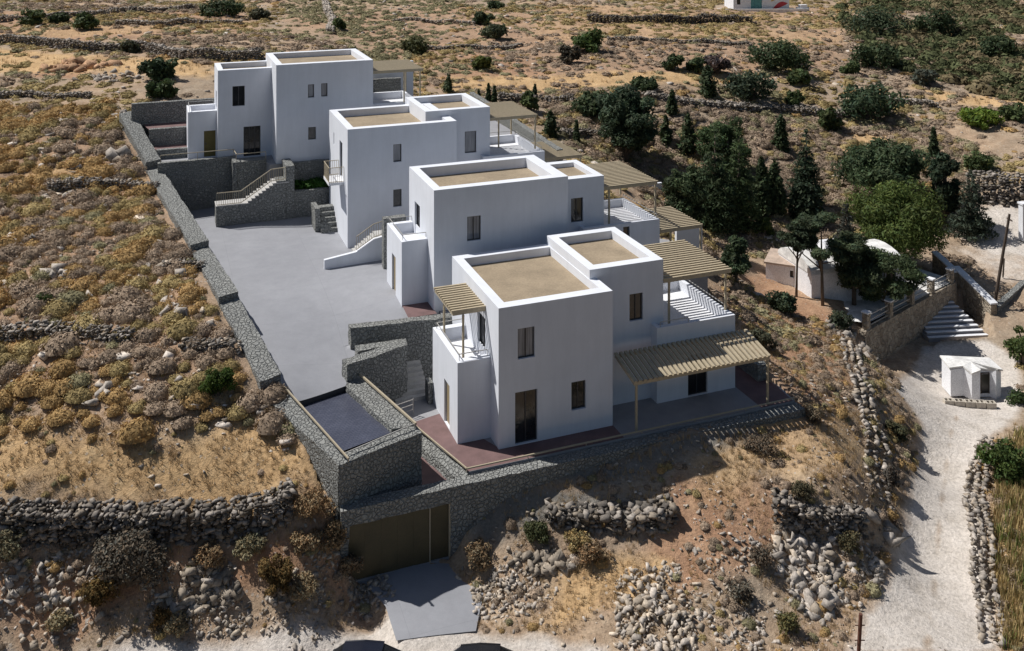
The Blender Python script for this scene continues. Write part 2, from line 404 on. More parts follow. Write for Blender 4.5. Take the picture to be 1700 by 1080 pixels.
# roads are graded smooth
ROAD = [(1415,1082),(1660,1082),(1632,900),(1618,760),(1690,690),(1690,600),(1640,565),(1540,570),(1480,635),(1530,700),(1525,780),(1502,870),(1472,970)]
def gp0(p, z): return at(p[0], p[1], z)
ROADP = [gp0(p, -4.75) for p in ROAD]
DRIVE = [at(x, y, z) for x, y, z in ((592,948,-3.25),(748,926,-3.25),(765,965,-3.4),(800,985,-3.55),(780,1052,-3.66),(668,1075,-3.66),(640,1010,-3.5))]
STRIP = [at(x, y, -3.7) for x, y in ((-60,1045),(300,1042),(640,1030),(900,1040),(1100,1072),(1480,1075),(1400,1095),(1000,1200),(-60,1200))]
def terrain_z(x, y):
    x = np.asarray(x, float); y = np.asarray(y, float)
    z = zraw(x, y)
    w = soft(x, y, ROADP, 1.0)*.85
    z = z*(1-w) + _tp(x, y)*w
    dd = np.interp(np.hypot(x-F4.P(-5,-1.95,0)[0], y-F4.P(-5,-1.95,0)[1]), [0, 5.5], [-3.22, -3.66])
    w = soft(x, y, DRIVE, .7); w = np.clip(w*1.6, 0, 1); z = z*(1-w) + (dd-.025)*w
    for (p, zp), (q, zq) in WALLTOPS:
        dx, dy = q[0]-p[0], q[1]-p[1]; L = sqrt(dx*dx+dy*dy); t = ((x-p[0])*dx+(y-p[1])*dy)/(L*L); s = ((x-p[0])*dy-(y-p[1])*dx)/L
        k = (t > -.02) & (t < 1.02) & (s > -.2) & (s < 4.5)
        z = np.where(k, np.minimum(z, zp+(zq-zp)*np.clip(t, 0, 1)-.30+np.maximum(0, s-1.2)*.45), z)
    for poly, lv in FOOT:
        ins = inpoly(x, y, poly)
        z = np.where(ins, np.minimum(z, lv), z)
    return z
def _grid():
    ys = [20.0]
    while ys[-1] < 420: ys.append(ys[-1] + max(.16, .0042*ys[-1]) * (1 if ys[-1] < 130 else 2.5))
    ys += [480, 560, 680, 900, 1300, 2000]
    ys = np.array(ys); s = np.linspace(-.95, .95, 620)
    S, Yg = np.meshgrid(s, ys); return S*Yg, Yg
GX, GY = _grid()
GZ = terrain_z(np.clip(GX, -330, 330), np.minimum(GY, 420)) + np.maximum(0, GY-420)*.05
def z_at(x, y): return float(terrain_z(np.array([x]), np.array([y]))[0])

_march = None
def ground_many(px, py, y0=30., y1=330.):
    """where the ground is seen at these pixels"""
    px = np.asarray(px, float); py = np.asarray(py, float)
    Ys = [y0]
    while Ys[-1] < y1: Ys.append(Ys[-1]*1.006)
    Ys = np.array(Ys); n = len(px)
    X = ((px-850)/FP)[:, None]*Ys; Z = HC-((py-YH)/FP)[:, None]*Ys
    T = zraw(X, np.broadcast_to(Ys, X.shape))
    below = Z < T; i = np.argmax(below, 1); i = np.where(below.any(1), np.maximum(i, 1), len(Ys)-1)
    k = np.arange(n); a = (Z-T)[k, i-1]; b = (Z-T)[k, i]; t = np.clip(a/(a-b+1e-9), 0, 1)
    Y = Ys[i-1]*(1-t)+Ys[i]*t
    x = (px-850)/FP*Y
    return x, Y, zraw(x, Y)
def ground(px, py):
    x, y, z = ground_many([px], [py]); return float(x[0]), float(y[0]), float(z[0])
def gpoly(pts):
    x, y, z = ground_many([p[0] for p in pts], [p[1] for p in pts]); return list(zip(x, y))

# colour zones of the ground: dry grass, bare dirt road, red soil
Z_GOLD = [([(-40,705),(120,740),(260,735),(420,700),(500,745),(540,800),(430,826),(300,832),(-40,838)], 1.2, .95),
 ([(-40,78),(150,92),(345,100),(350,130),(210,124),(-40,118)], 1.6, .85),
 ([(40,262),(240,285),(262,306),(30,300)], .6, .6),
 ([(690,124),(900,127),(1200,119),(1200,138),(1000,144),(760,150)], 1.2, .85),
 ([(1395,228),(1480,215),(1475,245),(1400,252)], 1.0, .9),
 ([(870,30),(1150,42),(1420,50),(1420,74),(1000,72),(880,70)], 2, .3),
 ([(860,2),(1200,22),(1420,24),(1420,46),(1150,32),(900,26)], 2, .3),
 ([(-40,48),(420,32),(450,46),(200,58),(-40,66)], 2, .4),
 ([(960,955),(1110,935),(1095,985),(930,1035),(880,1030)], .6, .9),
 ([(1515,145),(1710,160),(1710,176),(1560,170)], 1.5, .85),
 ([(1130,700),(1430,690),(1425,800),(1280,820),(1180,850),(1140,800)], .8, .45),
 ([(1690,740),(1720,760),(1720,1080),(1650,1080),(1640,960),(1650,800)], .5, .55),
 ([(280,640),(420,660),(470,700),(250,712)], .6, .35)]
Z_ROAD = [(ROAD, .5, 1.0), ([(-60,1070),(300,1064),(560,1052),(650,1040),(780,1050),(900,1052),(1000,1078),(1000,1150),(-60,1150)], .4, .72),
 ([(1600,345),(1720,335),(1720,425),(1640,430),(1590,380)], 1.2, .8), ([(1560,395),(1660,470),(1720,480),(1720,420),(1640,425)], 1, .45)]
Z_RED = [([(440,30),(700,8),(1430,12),(1430,120),(1000,150),(690,128),(620,100)], 4, .42), ([(-60,20),(420,14),(440,60),(-60,76)], 3, .5), ([(-80,185),(185,182),(262,292),(330,416),(400,560),(440,640),(250,690),(-80,690)], 2, .42), ([(1190,480),(1260,440),(1420,560),(1430,680),(1300,700),(1280,600)], 1.5, .8),
 ([(1130,790),(1290,830),(1300,900),(1150,990),(1050,930)], .8, .8), ([(60,90),(180,95),(150,130),(50,130)], 1, .7),
 ([(-20,920),(420,900),(560,900),(600,1030),(-20,1040)], .5, .75), ([(690,140),(950,160),(900,100),(760,80)], 2, .6), ([(500,800),(560,860),(600,960),(500,900)], .4, .8)]
Z_GREY = [([(775,850),(840,815),(960,812),(1120,835),(1060,880),(900,880),(800,910)], .6, .85), ([(840,800),(1080,735),(1240,700),(1300,720),(1120,770),(1000,805)], .5, .7)]
def build_terrain():
    n, m = GX.shape
    V = np.stack([GX.ravel(), GY.ravel(), GZ.ravel()], 1)
    i = np.arange(n*m).reshape(n, m)
    F = np.stack([i[:-1, :-1].ravel(), i[:-1, 1:].ravel(), i[1:, 1:].ravel(), i[1:, :-1].ravel()], 1)
    x, y = V[:, 0], V[:, 1]
    wob = (fbm(x*.5, y*.5, 5.5)-.47)*3.0; wob2 = (fbm(x*.5+40, y*.5, 2.5)-.47)*3.0
    near = (y < 190) & (np.abs(x) < .7*y)
    c = np.zeros((len(V), 3))
    for ch, Zs in ((0, Z_GOLD), (1, Z_ROAD), (2, Z_RED)):
        for poly, w, a in Zs:
            g = gpoly(poly); k = .35 if ch == 1 else 1
            c[near, ch] = np.maximum(c[near, ch], soft(x[near]+wob[near]*k, y[near]+wob2[near]*k, g, w)*a)
    cl = [at(*p, -4.75) for p in ((1540,1085),(1557,900),(1570,760),(1590,690))]
    mid = np.clip(1-distpoly(x, y, cl, False)/.42, 0, 1)
    c[:, 1] *= 1-.5*mid*(.5+vnoise(x*1.3, y*1.3))
    grey = np.zeros(len(V))
    for poly, w, a in Z_GREY:
        grey[near] = np.maximum(grey[near], soft(x[near]+wob[near]*.3, y[near]+wob2[near]*.3, gpoly(poly), w)*a)
    me = np_mesh('terrain', V, F, c, True)
    a = me.attributes.new('grey', 'FLOAT', 'POINT'); a.data.foreach_set('value', grey.astype(np.float32))
    return me, c
def m_ground():
    m, nt, b = newmat('dry_hillside_ground'); co = coords(nt)
    zc = N(nt, 'ShaderNodeVertexColor'); zc.layer_name = 'Col'
    sp = N(nt, 'ShaderNodeSeparateColor'); nt.links.new(zc.outputs[0], sp.inputs[0])
    big = noise(nt, co, .12, 5, .6); mid = noise(nt, co, .9, 6, .7); fin = noise(nt, co, 7, 5, .75)
    soil = ramp(nt, mid, [(.3, (.31, .215, .145)), (.5, (.44, .32, .22)), (.7, (.53, .41, .29))])
    soil = mix(nt, ramp(nt, big, [(.42, 0), (.62, .7)]), soil, ramp(nt, mid, [(.3, (.24, .20, .155)), (.7, (.40, .335, .26))]))
    gold = ramp(nt, mid, [(.25, (.45, .295, .155)), (.55, (.59, .40, .215)), (.75, (.64, .47, .28))])
    red = ramp(nt, mid, [(.3, (.33, .19, .118)), (.7, (.50, .32, .205))])
    road = ramp(nt, mid, [(.3, (.50, .45, .395)), (.5, (.62, .565, .51)), (.7, (.69, .635, .58))])
    gry = ramp(nt, mid, [(.3, (.17, .155, .135)), (.7, (.27, .25, .22))])
    def wmix(w, a, c):
        k = N(nt, 'ShaderNodeMath', operation='MULTIPLY_ADD'); nt.links.new(mid, k.inputs[0]); k.inputs[1].default_value = .6; nt.links.new(w, k.inputs[2])
        k2 = ramp(nt, k.outputs[0], [(.45, 0), (.95, 1)])
        return mix(nt, k2, a, c)
    c = wmix(sp.outputs[2], soil, red); c = wmix(sp.outputs[0], c, gold)
    at_ = N(nt, 'ShaderNodeAttribute'); at_.attribute_name = 'grey'
    c = wmix(at_.outputs['Fac'], c, gry); c = wmix(sp.outputs[1], c, road)
    # fine texture, wheel-worn streaks and pale pebbles
    c = mix(nt, .85, c, ramp(nt, fin, [(.3, .62), (.5, 1.0), (.72, 1.32)]), 'MULTIPLY')
    pv = N(nt, 'ShaderNodeTexVoronoi', Scale=4.2); nt.links.new(co, pv.inputs['Vector'])
    pc = N(nt, 'ShaderNodeSeparateColor'); nt.links.new(pv.outputs['Color'], pc.inputs[0])
    sel = N(nt, 'ShaderNodeMath', operation='GREATER_THAN'); nt.links.new(pc.outputs[0], sel.inputs[0]); sel.inputs[1].default_value = .80
    dd = N(nt, 'ShaderNodeMath', operation='LESS_THAN'); nt.links.new(pv.outputs['Distance'], dd.inputs[0]); dd.inputs[1].default_value = .26
    pp = N(nt, 'ShaderNodeMath', operation='MULTIPLY'); nt.links.new(sel.outputs[0], pp.inputs[0]); nt.links.new(dd.outputs[0], pp.inputs[1])
    p2 = N(nt, 'ShaderNodeMath', operation='MULTIPLY'); nt.links.new(pp.outputs[0], p2.inputs[0]); p2.inputs[1].default_value = .6
    c = mix(nt, p2.outputs[0], c, (.46, .42, .37))
    nt.links.new(c, b.inputs['Base Color']); b.inputs['Roughness'].default_value = 1; b.inputs['Specular IOR Level'].default_value = .05
    hs = N(nt, 'ShaderNodeMath', operation='MULTIPLY_ADD'); nt.links.new(fin, hs.inputs[0]); hs.inputs[1].default_value = .5; nt.links.new(mid, hs.inputs[2])
    bump(nt, b, hs.outputs[0], .8, .18); return m
_tm, TCOL = build_terrain()
tag(link('ground', _tm, m_ground()), kind='structure')
def zone_at(x, y, ch):
    Zs = (Z_GOLD, Z_ROAD, Z_RED)[ch]; r = np.zeros(np.shape(x))
    for poly, w, a in Zs: r = np.maximum(r, soft(x, y, gpoly(poly), w)*a)
    return r

# ------------------------------------------------------------------ stone walls of the estate
def rough_hex(name, b, t, mat, parent=None, step=.28, amp=.05, loc=None):
    """block of rubble masonry between four base and four top corners, its faces gridded and roughened"""
    b = np.array(b, float); t = np.array(t, float); V = []; F = []
    def quad(p0, p1, p2, p3):
        nu = max(1, int(max(np.linalg.norm(p1-p0), np.linalg.norm(p2-p3))/step)); nv = max(1, int(max(np.linalg.norm(p3-p0), np.linalg.norm(p2-p1))/step))
        nu = min(nu, 120); nv = min(nv, 40); base = len(V)
        for j in range(nv+1):
            for i in range(nu+1):
                u, v = i/nu, j/nv
                V.append((p0*(1-u)+p1*u)*(1-v)+(p3*(1-u)+p2*u)*v)
        for j in range(nv):
            for i in range(nu):
                k = base+j*(nu+1)+i; F.append((k, k+1, k+nu+2, k+nu+1))
    quad(t[0], t[1], t[2], t[3])
    for i in range(4):
        j = (i+1) % 4; quad(b[i], b[j], t[j], t[i])
    V = np.array(V)
    key = np.round(V*50)/50
    for ax, of in ((0, 1.7), (1, 11.2), (2, 23.9)):
        V[:, ax] += (vnoise(key[:, 0]*3.1+of, key[:, 1]*3.1, key[:, 2]*3.1)-.5)*2*amp*(1 if ax < 2 else .8)
    o0 = ORG[parent] if parent is not None else tuple((b.mean(0)[0], b.mean(0)[1], b[:, 2].min()))
    return link(name, np_mesh(name, V-np.array(o0), np.array(F)), mat, parent, o0)
def hz(pts, z): return [(p[0], p[1], z) for p in pts]
def off(p, q, d):
    dx, dy = q[0]-p[0], q[1]-p[1]; L = sqrt(dx*dx+dy*dy); return (-dy/L*d, dx/L*d)

# long boundary wall, five stepped lengths (each steps down toward the camera)
J0, J1, J2, J3 = at(266,267.5,7.0), at(346,398.5,5.8), at(396.4,481.5,5.1), at(466.7,620,3.2)
JF = at(220,184,9.6)
segs = [(JF, 9.65, J0, 7.2, 'topmost length of the long grey rubble boundary wall, beside the farthest house'),
        (J0, 6.65, J1, 5.8, 'long length of grey rubble boundary wall beside the stair to the farthest house'),
        (J1, 5.45, J2, 5.05, 'short middle length of grey rubble boundary wall along the top of the parking court'),
        (J2, 4.7, J3, 3.2, 'length of grey rubble boundary wall that ends just above the dark pool')]
for p, zp, q, zq, lab in segs:
    ox, oy = off(p, q, -1.05)
    b = [(p[0], p[1], 0), (q[0], q[1], 0), (q[0]+ox, q[1]+oy, 0), (p[0]+ox, p[1]+oy, 0)]
    tt = [(p[0], p[1], zp), (q[0], q[1], zq), (q[0]+ox, q[1]+oy, zq-.12), (p[0]+ox, p[1]+oy, zp-.12)]
    tag(rough_hex('boundary_wall', b, tt, M['stone']), lab, 'stone wall', 'stepped lengths of the boundary wall')

# parking court: ruled sheet between the boundary wall and the houses
def ruled(name, L, Rr, zf, mat, n=26):
    def samp(P, t):
        d = [0]
        for a, c in zip(P, P[1:]): d.append(d[-1]+sqrt((a[0]-c[0])**2+(a[1]-c[1])**2))
        x = t*d[-1]
        for i in range(len(P)-1):
            if x <= d[i+1]+1e-9:
                k = (x-d[i])/(d[i+1]-d[i]+1e-9); return P[i][0]*(1-k)+P[i+1][0]*k, P[i][1]*(1-k)+P[i+1][1]*k
        return P[-1][:2]
    return samp
def strip_mesh(name, pairs, zf, mat, n=14, sub=5):
    rows = []
    for (l0, r0), (l1, r1) in zip(pairs, pairs[1:]):
        for k in range(sub):
            t = k/sub
            rows.append(((l0[0]*(1-t)+l1[0]*t, l0[1]*(1-t)+l1[1]*t), (r0[0]*(1-t)+r1[0]*t, r0[1]*(1-t)+r1[1]*t)))
    rows.append((pairs[-1][0][:2], pairs[-1][1][:2]))
    V = []; F = []
    for l, r in rows:
        for i in range(n+1):
            t = i/n; V.append((l[0]*(1-t)+r[0]*t, l[1]*(1-t)+r[1]*t))
    V = np.array(V); z = zf(V[:, 0], V[:, 1]); V = np.concatenate([V, z[:, None]], 1)
    for j in range(len(rows)-1):
        for i in range(n): k = j*(n+1)+i; F.append((k, k+1, k+n+2, k+n+1))
    return link(name, np_mesh(name, V, np.array(F), None, True), mat)
def wl(t):
    """point under the boundary wall, t metres along it from the pool end"""
    dx, dy = JF[0]-J3[0], JF[1]-J3[1]; L = sqrt(dx*dx+dy*dy); return (J3[0]+dx/L*t-.25, J3[1]+dy/L*t-.1)
pairs = [(at(497.2,667.6,1.85), at(573.6,640.4,1.9)), (wl(.3), at(592,600,2.1)), (wl(2.5), at(596,556,2.7)), (wl(6), F3.P(-3,-.6,3)),
         (wl(7.5), F3.P(.3,.3,3.3)), (wl(10.5), F3.P(.3,5,3.3)), (wl(14), F3.P(.3,9,3.3)), (wl(18), F2.P(.4,.4,3.3)),
         (wl(21), F2.P(.4,4,3.3)), (wl(25), F1.P(4,-2,3.3)), (wl(28), F1.P(1,.2,4.2)), (wl(31.5), F1.P(-1,3.5,4.8))]
tag(strip_mesh('parking_court', pairs, ZPK, M['concrete']), kind='structure')

def flat(name, poly, z, mat, kind='structure', deep=None):
    mb = MB(); mb.prism(poly, z-(deep or 1.5), z); o = mb.build(name, mat, None, (poly[0][0], poly[0][1], z)); return tag(o, kind=kind)
flat('lower_terrace', [F4.P(-1.9,-1.22,0), F4.P(16.2,-1.22,0), F4.P(16.4,.5,0), F4.P(15.0,7.7,0), F4.P(-6,11,0), F4.P(-3.35,4.6,0)], 0, M['slab'], deep=1.2)
def sheet(name, poly, z, mat):
    mb = MB(); mb.face([(p[0], p[1], z) for p in poly]); return tag(mb.build(name, mat), kind='structure')
sheet('brown_paving', [F4.P(-1.95,-1.2,0), F4.P(6.12,-1.2,0), F4.P(6.12,.05,0), F4.P(.1,.05,0), F4.P(-1.68,4.2,0), F4.P(-3.2,3.85,0)], .004, M['brown'])
sheet('brown_paving', [F4.P(14.12,-1.2,0), F4.P(16.1,-1.2,0), F4.P(16.3,.5,0), F4.P(15.2,6,0), F4.P(14.12,6,0)], .004, M['brown'])
flat('garage_roof_deck', [F4.P(-8,-1.3,0), F4.P(-1.6,-1.3,0), F4.P(-2.9,5,0), F4.P(-6.5,4,0)], -.72, M['brown'], deep=.3)
flat('side_terrace', [F3.P(.3,-.9,0), F3.P(14,-1.0,0), F3.P(17.9,0,0), F3.P(18.6,5.5,0), F3.P(15,9.5,0), F3.P(.3,9.3,0)], 3.28, M['slab'], deep=4)
flat('side_terrace', [F2.P(.3,.3,0), F2.P(19.0,2.4,0), F2.P(19.2,8.2,0), F2.P(.3,8.2,0)], 3.27, M['slab'], deep=3)
flat('upper_terrace', [F1.P(-8.0,2.5,0), F1.P(-3,2.5,0), F1.P(-2.6,1.9,0), F1.P(-.7,1.9,0), F1.P(-.5,-.1,0), F1.P(4.5,-.1,0), F1.P(9,-.1,0), F2.P(16.9,8.6,0), F2.P(16.9,24,0), F1.P(8,10,0), F1.P(-5.9,10,0), F1.P(-5.9,4.6,0), F1.P(-8.3,4.6,0)], 6.96, M['slab'], deep=4)
sheet('brown_paving', [F3.P(-1.6,-.45,0), F3.P(.05,-.45,0), F3.P(.05,1.35,0), F3.P(-1.5,1.35,0)], 3.345, M['brown'])

# pool
pool = thing('swimming_pool', 'small dark plunge pool with grey rubble sides and slim rails beside the boundary wall', 'swimming pool', at(562.8,771.6,-.7))
SW, SE = at(562.8,771.6,1.77), at(700,717.4,1.77)
wNW, wNE, wSE, wSW = at(505,671.7,1.62), at(576,647.6,1.62), at(645.9,713.8,1.62), at(570,747.5,1.62)
pNW, pNE = at(497.8,667.4,1.85), at(573.6,640.4,1.9)
zb = -.75
# front wall
fi0, fi1 = at(572,751,1.8), at(655,716,1.8)
rough_hex('front_wall', hz((SW, SE, at(690.4,704,1.8), fi0), zb), [SW, SE, at(690.4,704,1.82), (fi0[0], fi0[1], 1.8)], M['stone'], pool)
e0, e1 = at(690.4,704,1.85), at(584.5,609,2.05)
ci0, ci1 = at(650,712,1.85), at(575.5,640.4,1.95)
rough_hex('side_wall', hz((ci0, e0, e1, ci1), zb), [ci0, e0, e1, ci1], M['stone'], pool)
q0, q1 = at(462,632,2.6), at(574,758,1.8)
ox, oy = off(q0, q1, -1.1)
rough_hex('side_wall', hz((q0, q1, SW, (q1[0]+ox*.2-1.0, q1[1]+oy*.2, 0), ), -.75)[:2] + [(SW[0]-.05, SW[1]+.02, -.9), (q0[0]+ox, q0[1]+oy, .4)],
          [q0, q1, (SW[0]-.02, SW[1]+.02, 1.76), (q0[0]+ox, q0[1]+oy, 2.5)], M['stone'], pool)
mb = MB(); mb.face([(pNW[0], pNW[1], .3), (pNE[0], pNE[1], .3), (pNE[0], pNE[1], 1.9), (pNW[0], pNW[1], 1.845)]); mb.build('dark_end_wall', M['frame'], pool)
mb = MB(); mb.face([(wNW[0]-.5, wNW[1]-.45, 1.62), (wSW[0]-.35, wSW[1]-.3, 1.62), (wSE[0]+.6, wSE[1]+.15, 1.62), (wNE[0]+.5, wNE[1]+.2, 1.62)])
mb.build('water', M['water'], pool)
def railing(name, label, pts, mat, h=.0, post=1.5, drop=.14, w=.055, cat='railing', group=None):
    r = thing(name, label, cat, (pts[0][0], pts[0][1], pts[0][2]-drop), group)
    mb = MB()
    for p, q in zip(pts, pts[1:]): mb.bar(p, q, w, w)
    mb.build('top_rail', mat, r)
    for p, q in zip(pts, pts[1:]):
        L = sqrt(sum((a-c)**2 for a, c in zip(p, q))); n = max(1, int(L/post))
        for k in range(n+1):
            if k == n and q is not pts[-1]: continue
            t = k/n; c = [a*(1-t)+d*t for a, d in zip(p, q)]
            mb = MB(); mb.bar((c[0], c[1], c[2]-w/2), (c[0], c[1], c[2]-drop), .035); mb.build('rail_post', mat, r)
    return r
railing('railing', 'slim beige rail along the boundary side of the dark pool', [at(460.5,629,2.78), at(578.5,761,1.98)], M['rail'], w=.07)
railing('railing', 'thin rail along the front end of the dark pool', [at(570,753,1.95), at(688,703,2.0)], M['rail_grey'], w=.04)
railing('railing', 'slim beige rail along the house side of the dark pool', [at(584.5,609.5,2.2), at(690.4,703,2.03)], M['rail'], w=.09)
railing('railing', 'beige rail running along the outer edges of the lowest brown terrace', [at(690.4,707,.15), F4.P(-2.0,-1.2,.15), F4.P(16.2,-1.2,.15)], M['rail'], w=.06, post=2.6)

# retaining wall with the garage under the lowest terrace
gw = thing('garage_building', 'rubble stone garage front with wide olive brown sliding door below the pool', 'garage', F4.P(-5, -1.95, -3.3))
def rh(name, fr, u0, u1, v0, v1, z0, z1, par=None, mat=None, amp=.035, **k):
    return rough_hex(name, [fr.P(u0,v0,z0), fr.P(u1,v0,z0), fr.P(u1,v1,z0), fr.P(u0,v1,z0)], [fr.P(u0,v0,z1), fr.P(u1,v0,z1), fr.P(u1,v1,z1), fr.P(u0,v1,z1)], mat or M['stone'], par, amp=amp, **k)
rh('lintel', F4, -7.95, -3.0, -1.95, -1.3, -.8, -.1, gw)
rh('side_pier', F4, -7.95, -7.6, -1.95, -1.3, -4, -.8, gw)
rh('side_pier', F4, -3.0, -1.95, -1.95, -1.3, -4, -.1, gw)
mb = MB(); [mb.box(F4, -7.62+.728*i+.002, -7.62+.728*(i+1)-.002, -1.86, -1.80, -3.3, -.78) for i in range(5)]; mb.box(F4, -7.61, -3.99, -1.80, -1.77, -3.29, -.79); d = mb.build('sliding_door', M['garage'], gw)
mb = MB(); mb.box(F4, -3.93, -3.02, -1.80, -1.72, -3.3, -.78); mb.build('side_door', M['garage'], gw)
mb = MB(); mb.box(F4, -3.975, -3.93, -1.9, -1.75, -3.3, -.78); mb.build('door_post', M['rail'], gw)
mb = MB(); mb.box(F4, -3.07, -3.0, -1.93, -1.75, -3.3, -.78); mb.build('door_post', M['rail'], gw)
mb = MB(); mb.prism([F4.P(-7.6,-1.9,0), F4.P(-3,-1.9,0), F4.P(-3,3,0), F4.P(-6,3,0)], -3.6, -3.26); mb.build('floor', M['slab'], gw)
tag(rh('retaining_wall', F4, -1.95, 16.3, -1.97, -1.22, -4, -.1), 'long grey rubble retaining wall under the front rail of the nearest house', 'stone wall')
a, c = F4.P(-1.95,-1.25,0), at(690.4,707.8,0)
ox, oy = off(a, c, .75)
tag(rough_hex('retaining_wall', hz((a, c, (c[0]+ox*1.2, c[1]+oy*1.2, 0), (a[0]+ox*1.1, a[1]+oy*1.1, 0)), -2.5), [(a[0], a[1], -.02), (c[0], c[1], -.02), (c[0]+ox*.5, c[1]+oy*.5, -.35), (a[0]+ox*.5, a[1]+oy*.5, -.3)], M['stone']),
    'sloping sunlit rubble retaining wall between the pool and the brown terrace', 'stone wall')
# driveway
def dz(x, y): return np.interp(np.hypot(x-F4.P(-5,-1.95,0)[0], y-F4.P(-5,-1.95,0)[1]), [0, 5.5], [-3.22, -3.66])
tag(strip_mesh('driveway', [(F4.P(-7.6,-1.8,0), F4.P(-3.0,-1.8,0)), (at(605,965,-3.3), at(768,962,-3.35)), (at(640,1008,-3.45), at(803,982,-3.5)), (at(658,1066,-3.6), at(790,1048,-3.6))], dz, M['concrete'], 8, 4), kind='structure')

# walls between the parking court and the lowest house
a, c = at(578.5,537.8,3.4), F3.P(-.05,-.75,3.4)
K0, K1 = at(582,545,3.4), F3.P(7.9,-.72,3.4)
d0 = off(a, c, 1)
w1 = thing('retaining_wall', 'long grey rubble wall between the parking court and the lowest house', 'stone wall', (K0[0], K0[1], 0))
rough_hex('wall', hz((K0, F3.P(.35,-1.3,0), F3.P(.35,-.72,0), a), -.3), [K0, F3.P(.35,-1.3,3.4), F3.P(.35,-.72,3.4), a], M['stone'], w1)
rough_hex('wall', hz((F3.P(.35,-1.3,0), F3.P(13.5,-1.3,0), F3.P(13.5,-.9,0), F3.P(.35,-.72,0)), -.3), [F3.P(.35,-1.3,3.4), F3.P(13.5,-1.3,3.3), F3.P(13.5,-.9,3.3), F3.P(.35,-.72,3.4)], M['stone'], w1)
tag(rough_hex('retaining_wall', hz((at(576,605.5,2.85), at(676,571.8,2.85), at(673.6,561,2.85), at(567.6,597,2.85)), -.2), [at(576,605.5,2.85), at(676,571.8,2.85), at(673.6,561,2.85), at(567.6,597,2.85)], M['stone']),
    'tall grey rubble wall standing just above the pool, beside the sunken passage', 'stone wall')
tag(rough_hex('low_wall', hz((at(594,583,2.75), at(670,567,2.75), at(668,561.5,2.75), at(589,573.5,2.75)), 0), [at(594,583,2.75), at(670,567,2.75), at(668,561.5,2.75), at(589,573.5,2.75)], M['stone'], amp=.03),
    'low rubble wall meeting the taller wall above the pool in a narrow wedge', 'stone wall')
# steps from the sunken passage up along the lowest house
st = thing('garden_steps', 'concrete garden steps rising beside the lowest house at the end of the sunken passage', 'steps', F4.P(-2.2, 6.0, 0))
mb = MB()
for k in range(9): mb.box(F4, -3.6+0.0, -1.75, 5.9+.3*k, 6.2+.3*k+(.9 if k == 8 else 0), 0, .18*(k+1))
mb.build('flight', M['step'], st)
rh('side_wall', F4, -1.98, -1.72, 5.3, 5.9, 0, 1.1, st, amp=.03)
rl = thing('railing', 'small dark metal gate rail at the foot of the tall wall beside the pool', 'railing', at(660,690,0))
mb = MB(); p, q = at(658,689,.3), at(686,679,.3)
for dzz in (.0, .25, .5): mb.bar((p[0], p[1], .3+dzz), (q[0], q[1], .3+dzz), .035)
mb.bar((p[0], p[1], 0), (p[0], p[1], .85), .04); mb.bar((q[0], q[1], 0), (q[0], q[1], .85), .04); mb.build('rails', M['rail_grey'], rl)
# ------------------------------------------------------------------ houses
def block(mb, fr, u0, u1, v0, v1, z0, z1, front=(), left=(), right=(), ring=.5, deep=.45, ringr=None):
    """rendered box with openings, a parapet ring and the drop to the roof inside it"""
    mb.panel(fr, 'v', v0, u0, u1, z0, z1, front, .2, 1); mb.panel(fr, 'v', v1, u0, u1, z0, z1)
    mb.panel(fr, 'u', u0, v0, v1, z0, z1, left, .2, 1); mb.panel(fr, 'u', u1, v0, v1, z0, z1, right, .2, -1)
    rr = ring if ringr is None else ringr
    a0, a1, b0, b1 = u0+ring, u1-rr, v0+ring*1.2, v1-ring*1.1
    O = [(u0, v0), (u1, v0), (u1, v1), (u0, v1)]; I = [(a0, b0), (a1, b0), (a1, b1), (a0, b1)]
    for k in range(4):
        m = (k+1) % 4
        mb.face([fr.P(*O[k], z1), fr.P(*O[m], z1), fr.P(*I[m], z1), fr.P(*I[k], z1)])
        mb.face([fr.P(*I[k], z1), fr.P(*I[m], z1), fr.P(*I[m], z1-deep-.1), fr.P(*I[k], z1-deep-.1)])
    return a0, a1, b0, b1
def roof(root, fr, r, z, name='roof', mat=None):
    mb = MB(); a0, a1, b0, b1 = r; e = .02
    mb.face([fr.P(a0-e, b0-e, z), fr.P(a1+e, b0-e, z), fr.P(a1+e, b1+e, z), fr.P(a0-e, b1+e, z)])
    return mb.build(name, mat or M['gravel_roof'], root)
def window(root, fr, axis, c, a0, a1, z0, z1, glass='glass', mull=1, name='window', inw=1, fw=.055, sill=True):
    d = .12*inw
    def bx(m, p0, p1, q0, q1, dd, t):
        if axis == 'v': m.box(fr, p0, p1, min(c+dd, c+dd+t), max(c+dd, c+dd+t), q0, q1)
        else: m.box(fr, min(c+dd, c+dd+t), max(c+dd, c+dd+t), p0, p1, q0, q1)
    m = MB(); t = .06*inw; g = .004
    bx(m, a0+g, a1-g, z1-fw, z1-g, d, t); bx(m, a0+g, a1-g, z0+g, z0+fw, d, t)
    bx(m, a0+g, a0+fw, z0+fw, z1-fw, d, t); bx(m, a1-fw, a1-g, z0+fw, z1-fw, d, t)
    for k in range(mull):
        x = a0+(a1-a0)*(k+1)/(mull+1); bx(m, x-fw*.55, x+fw*.55, z0+fw, z1-fw, d, t)
    w = m.build(name, M['frame'], root)
    p = MB(); bx(p, a0+.01, a1-.01, z0+.01, z1-.01, d+.035*inw, .012*inw); p.build('pane', M[glass], w)
    return w
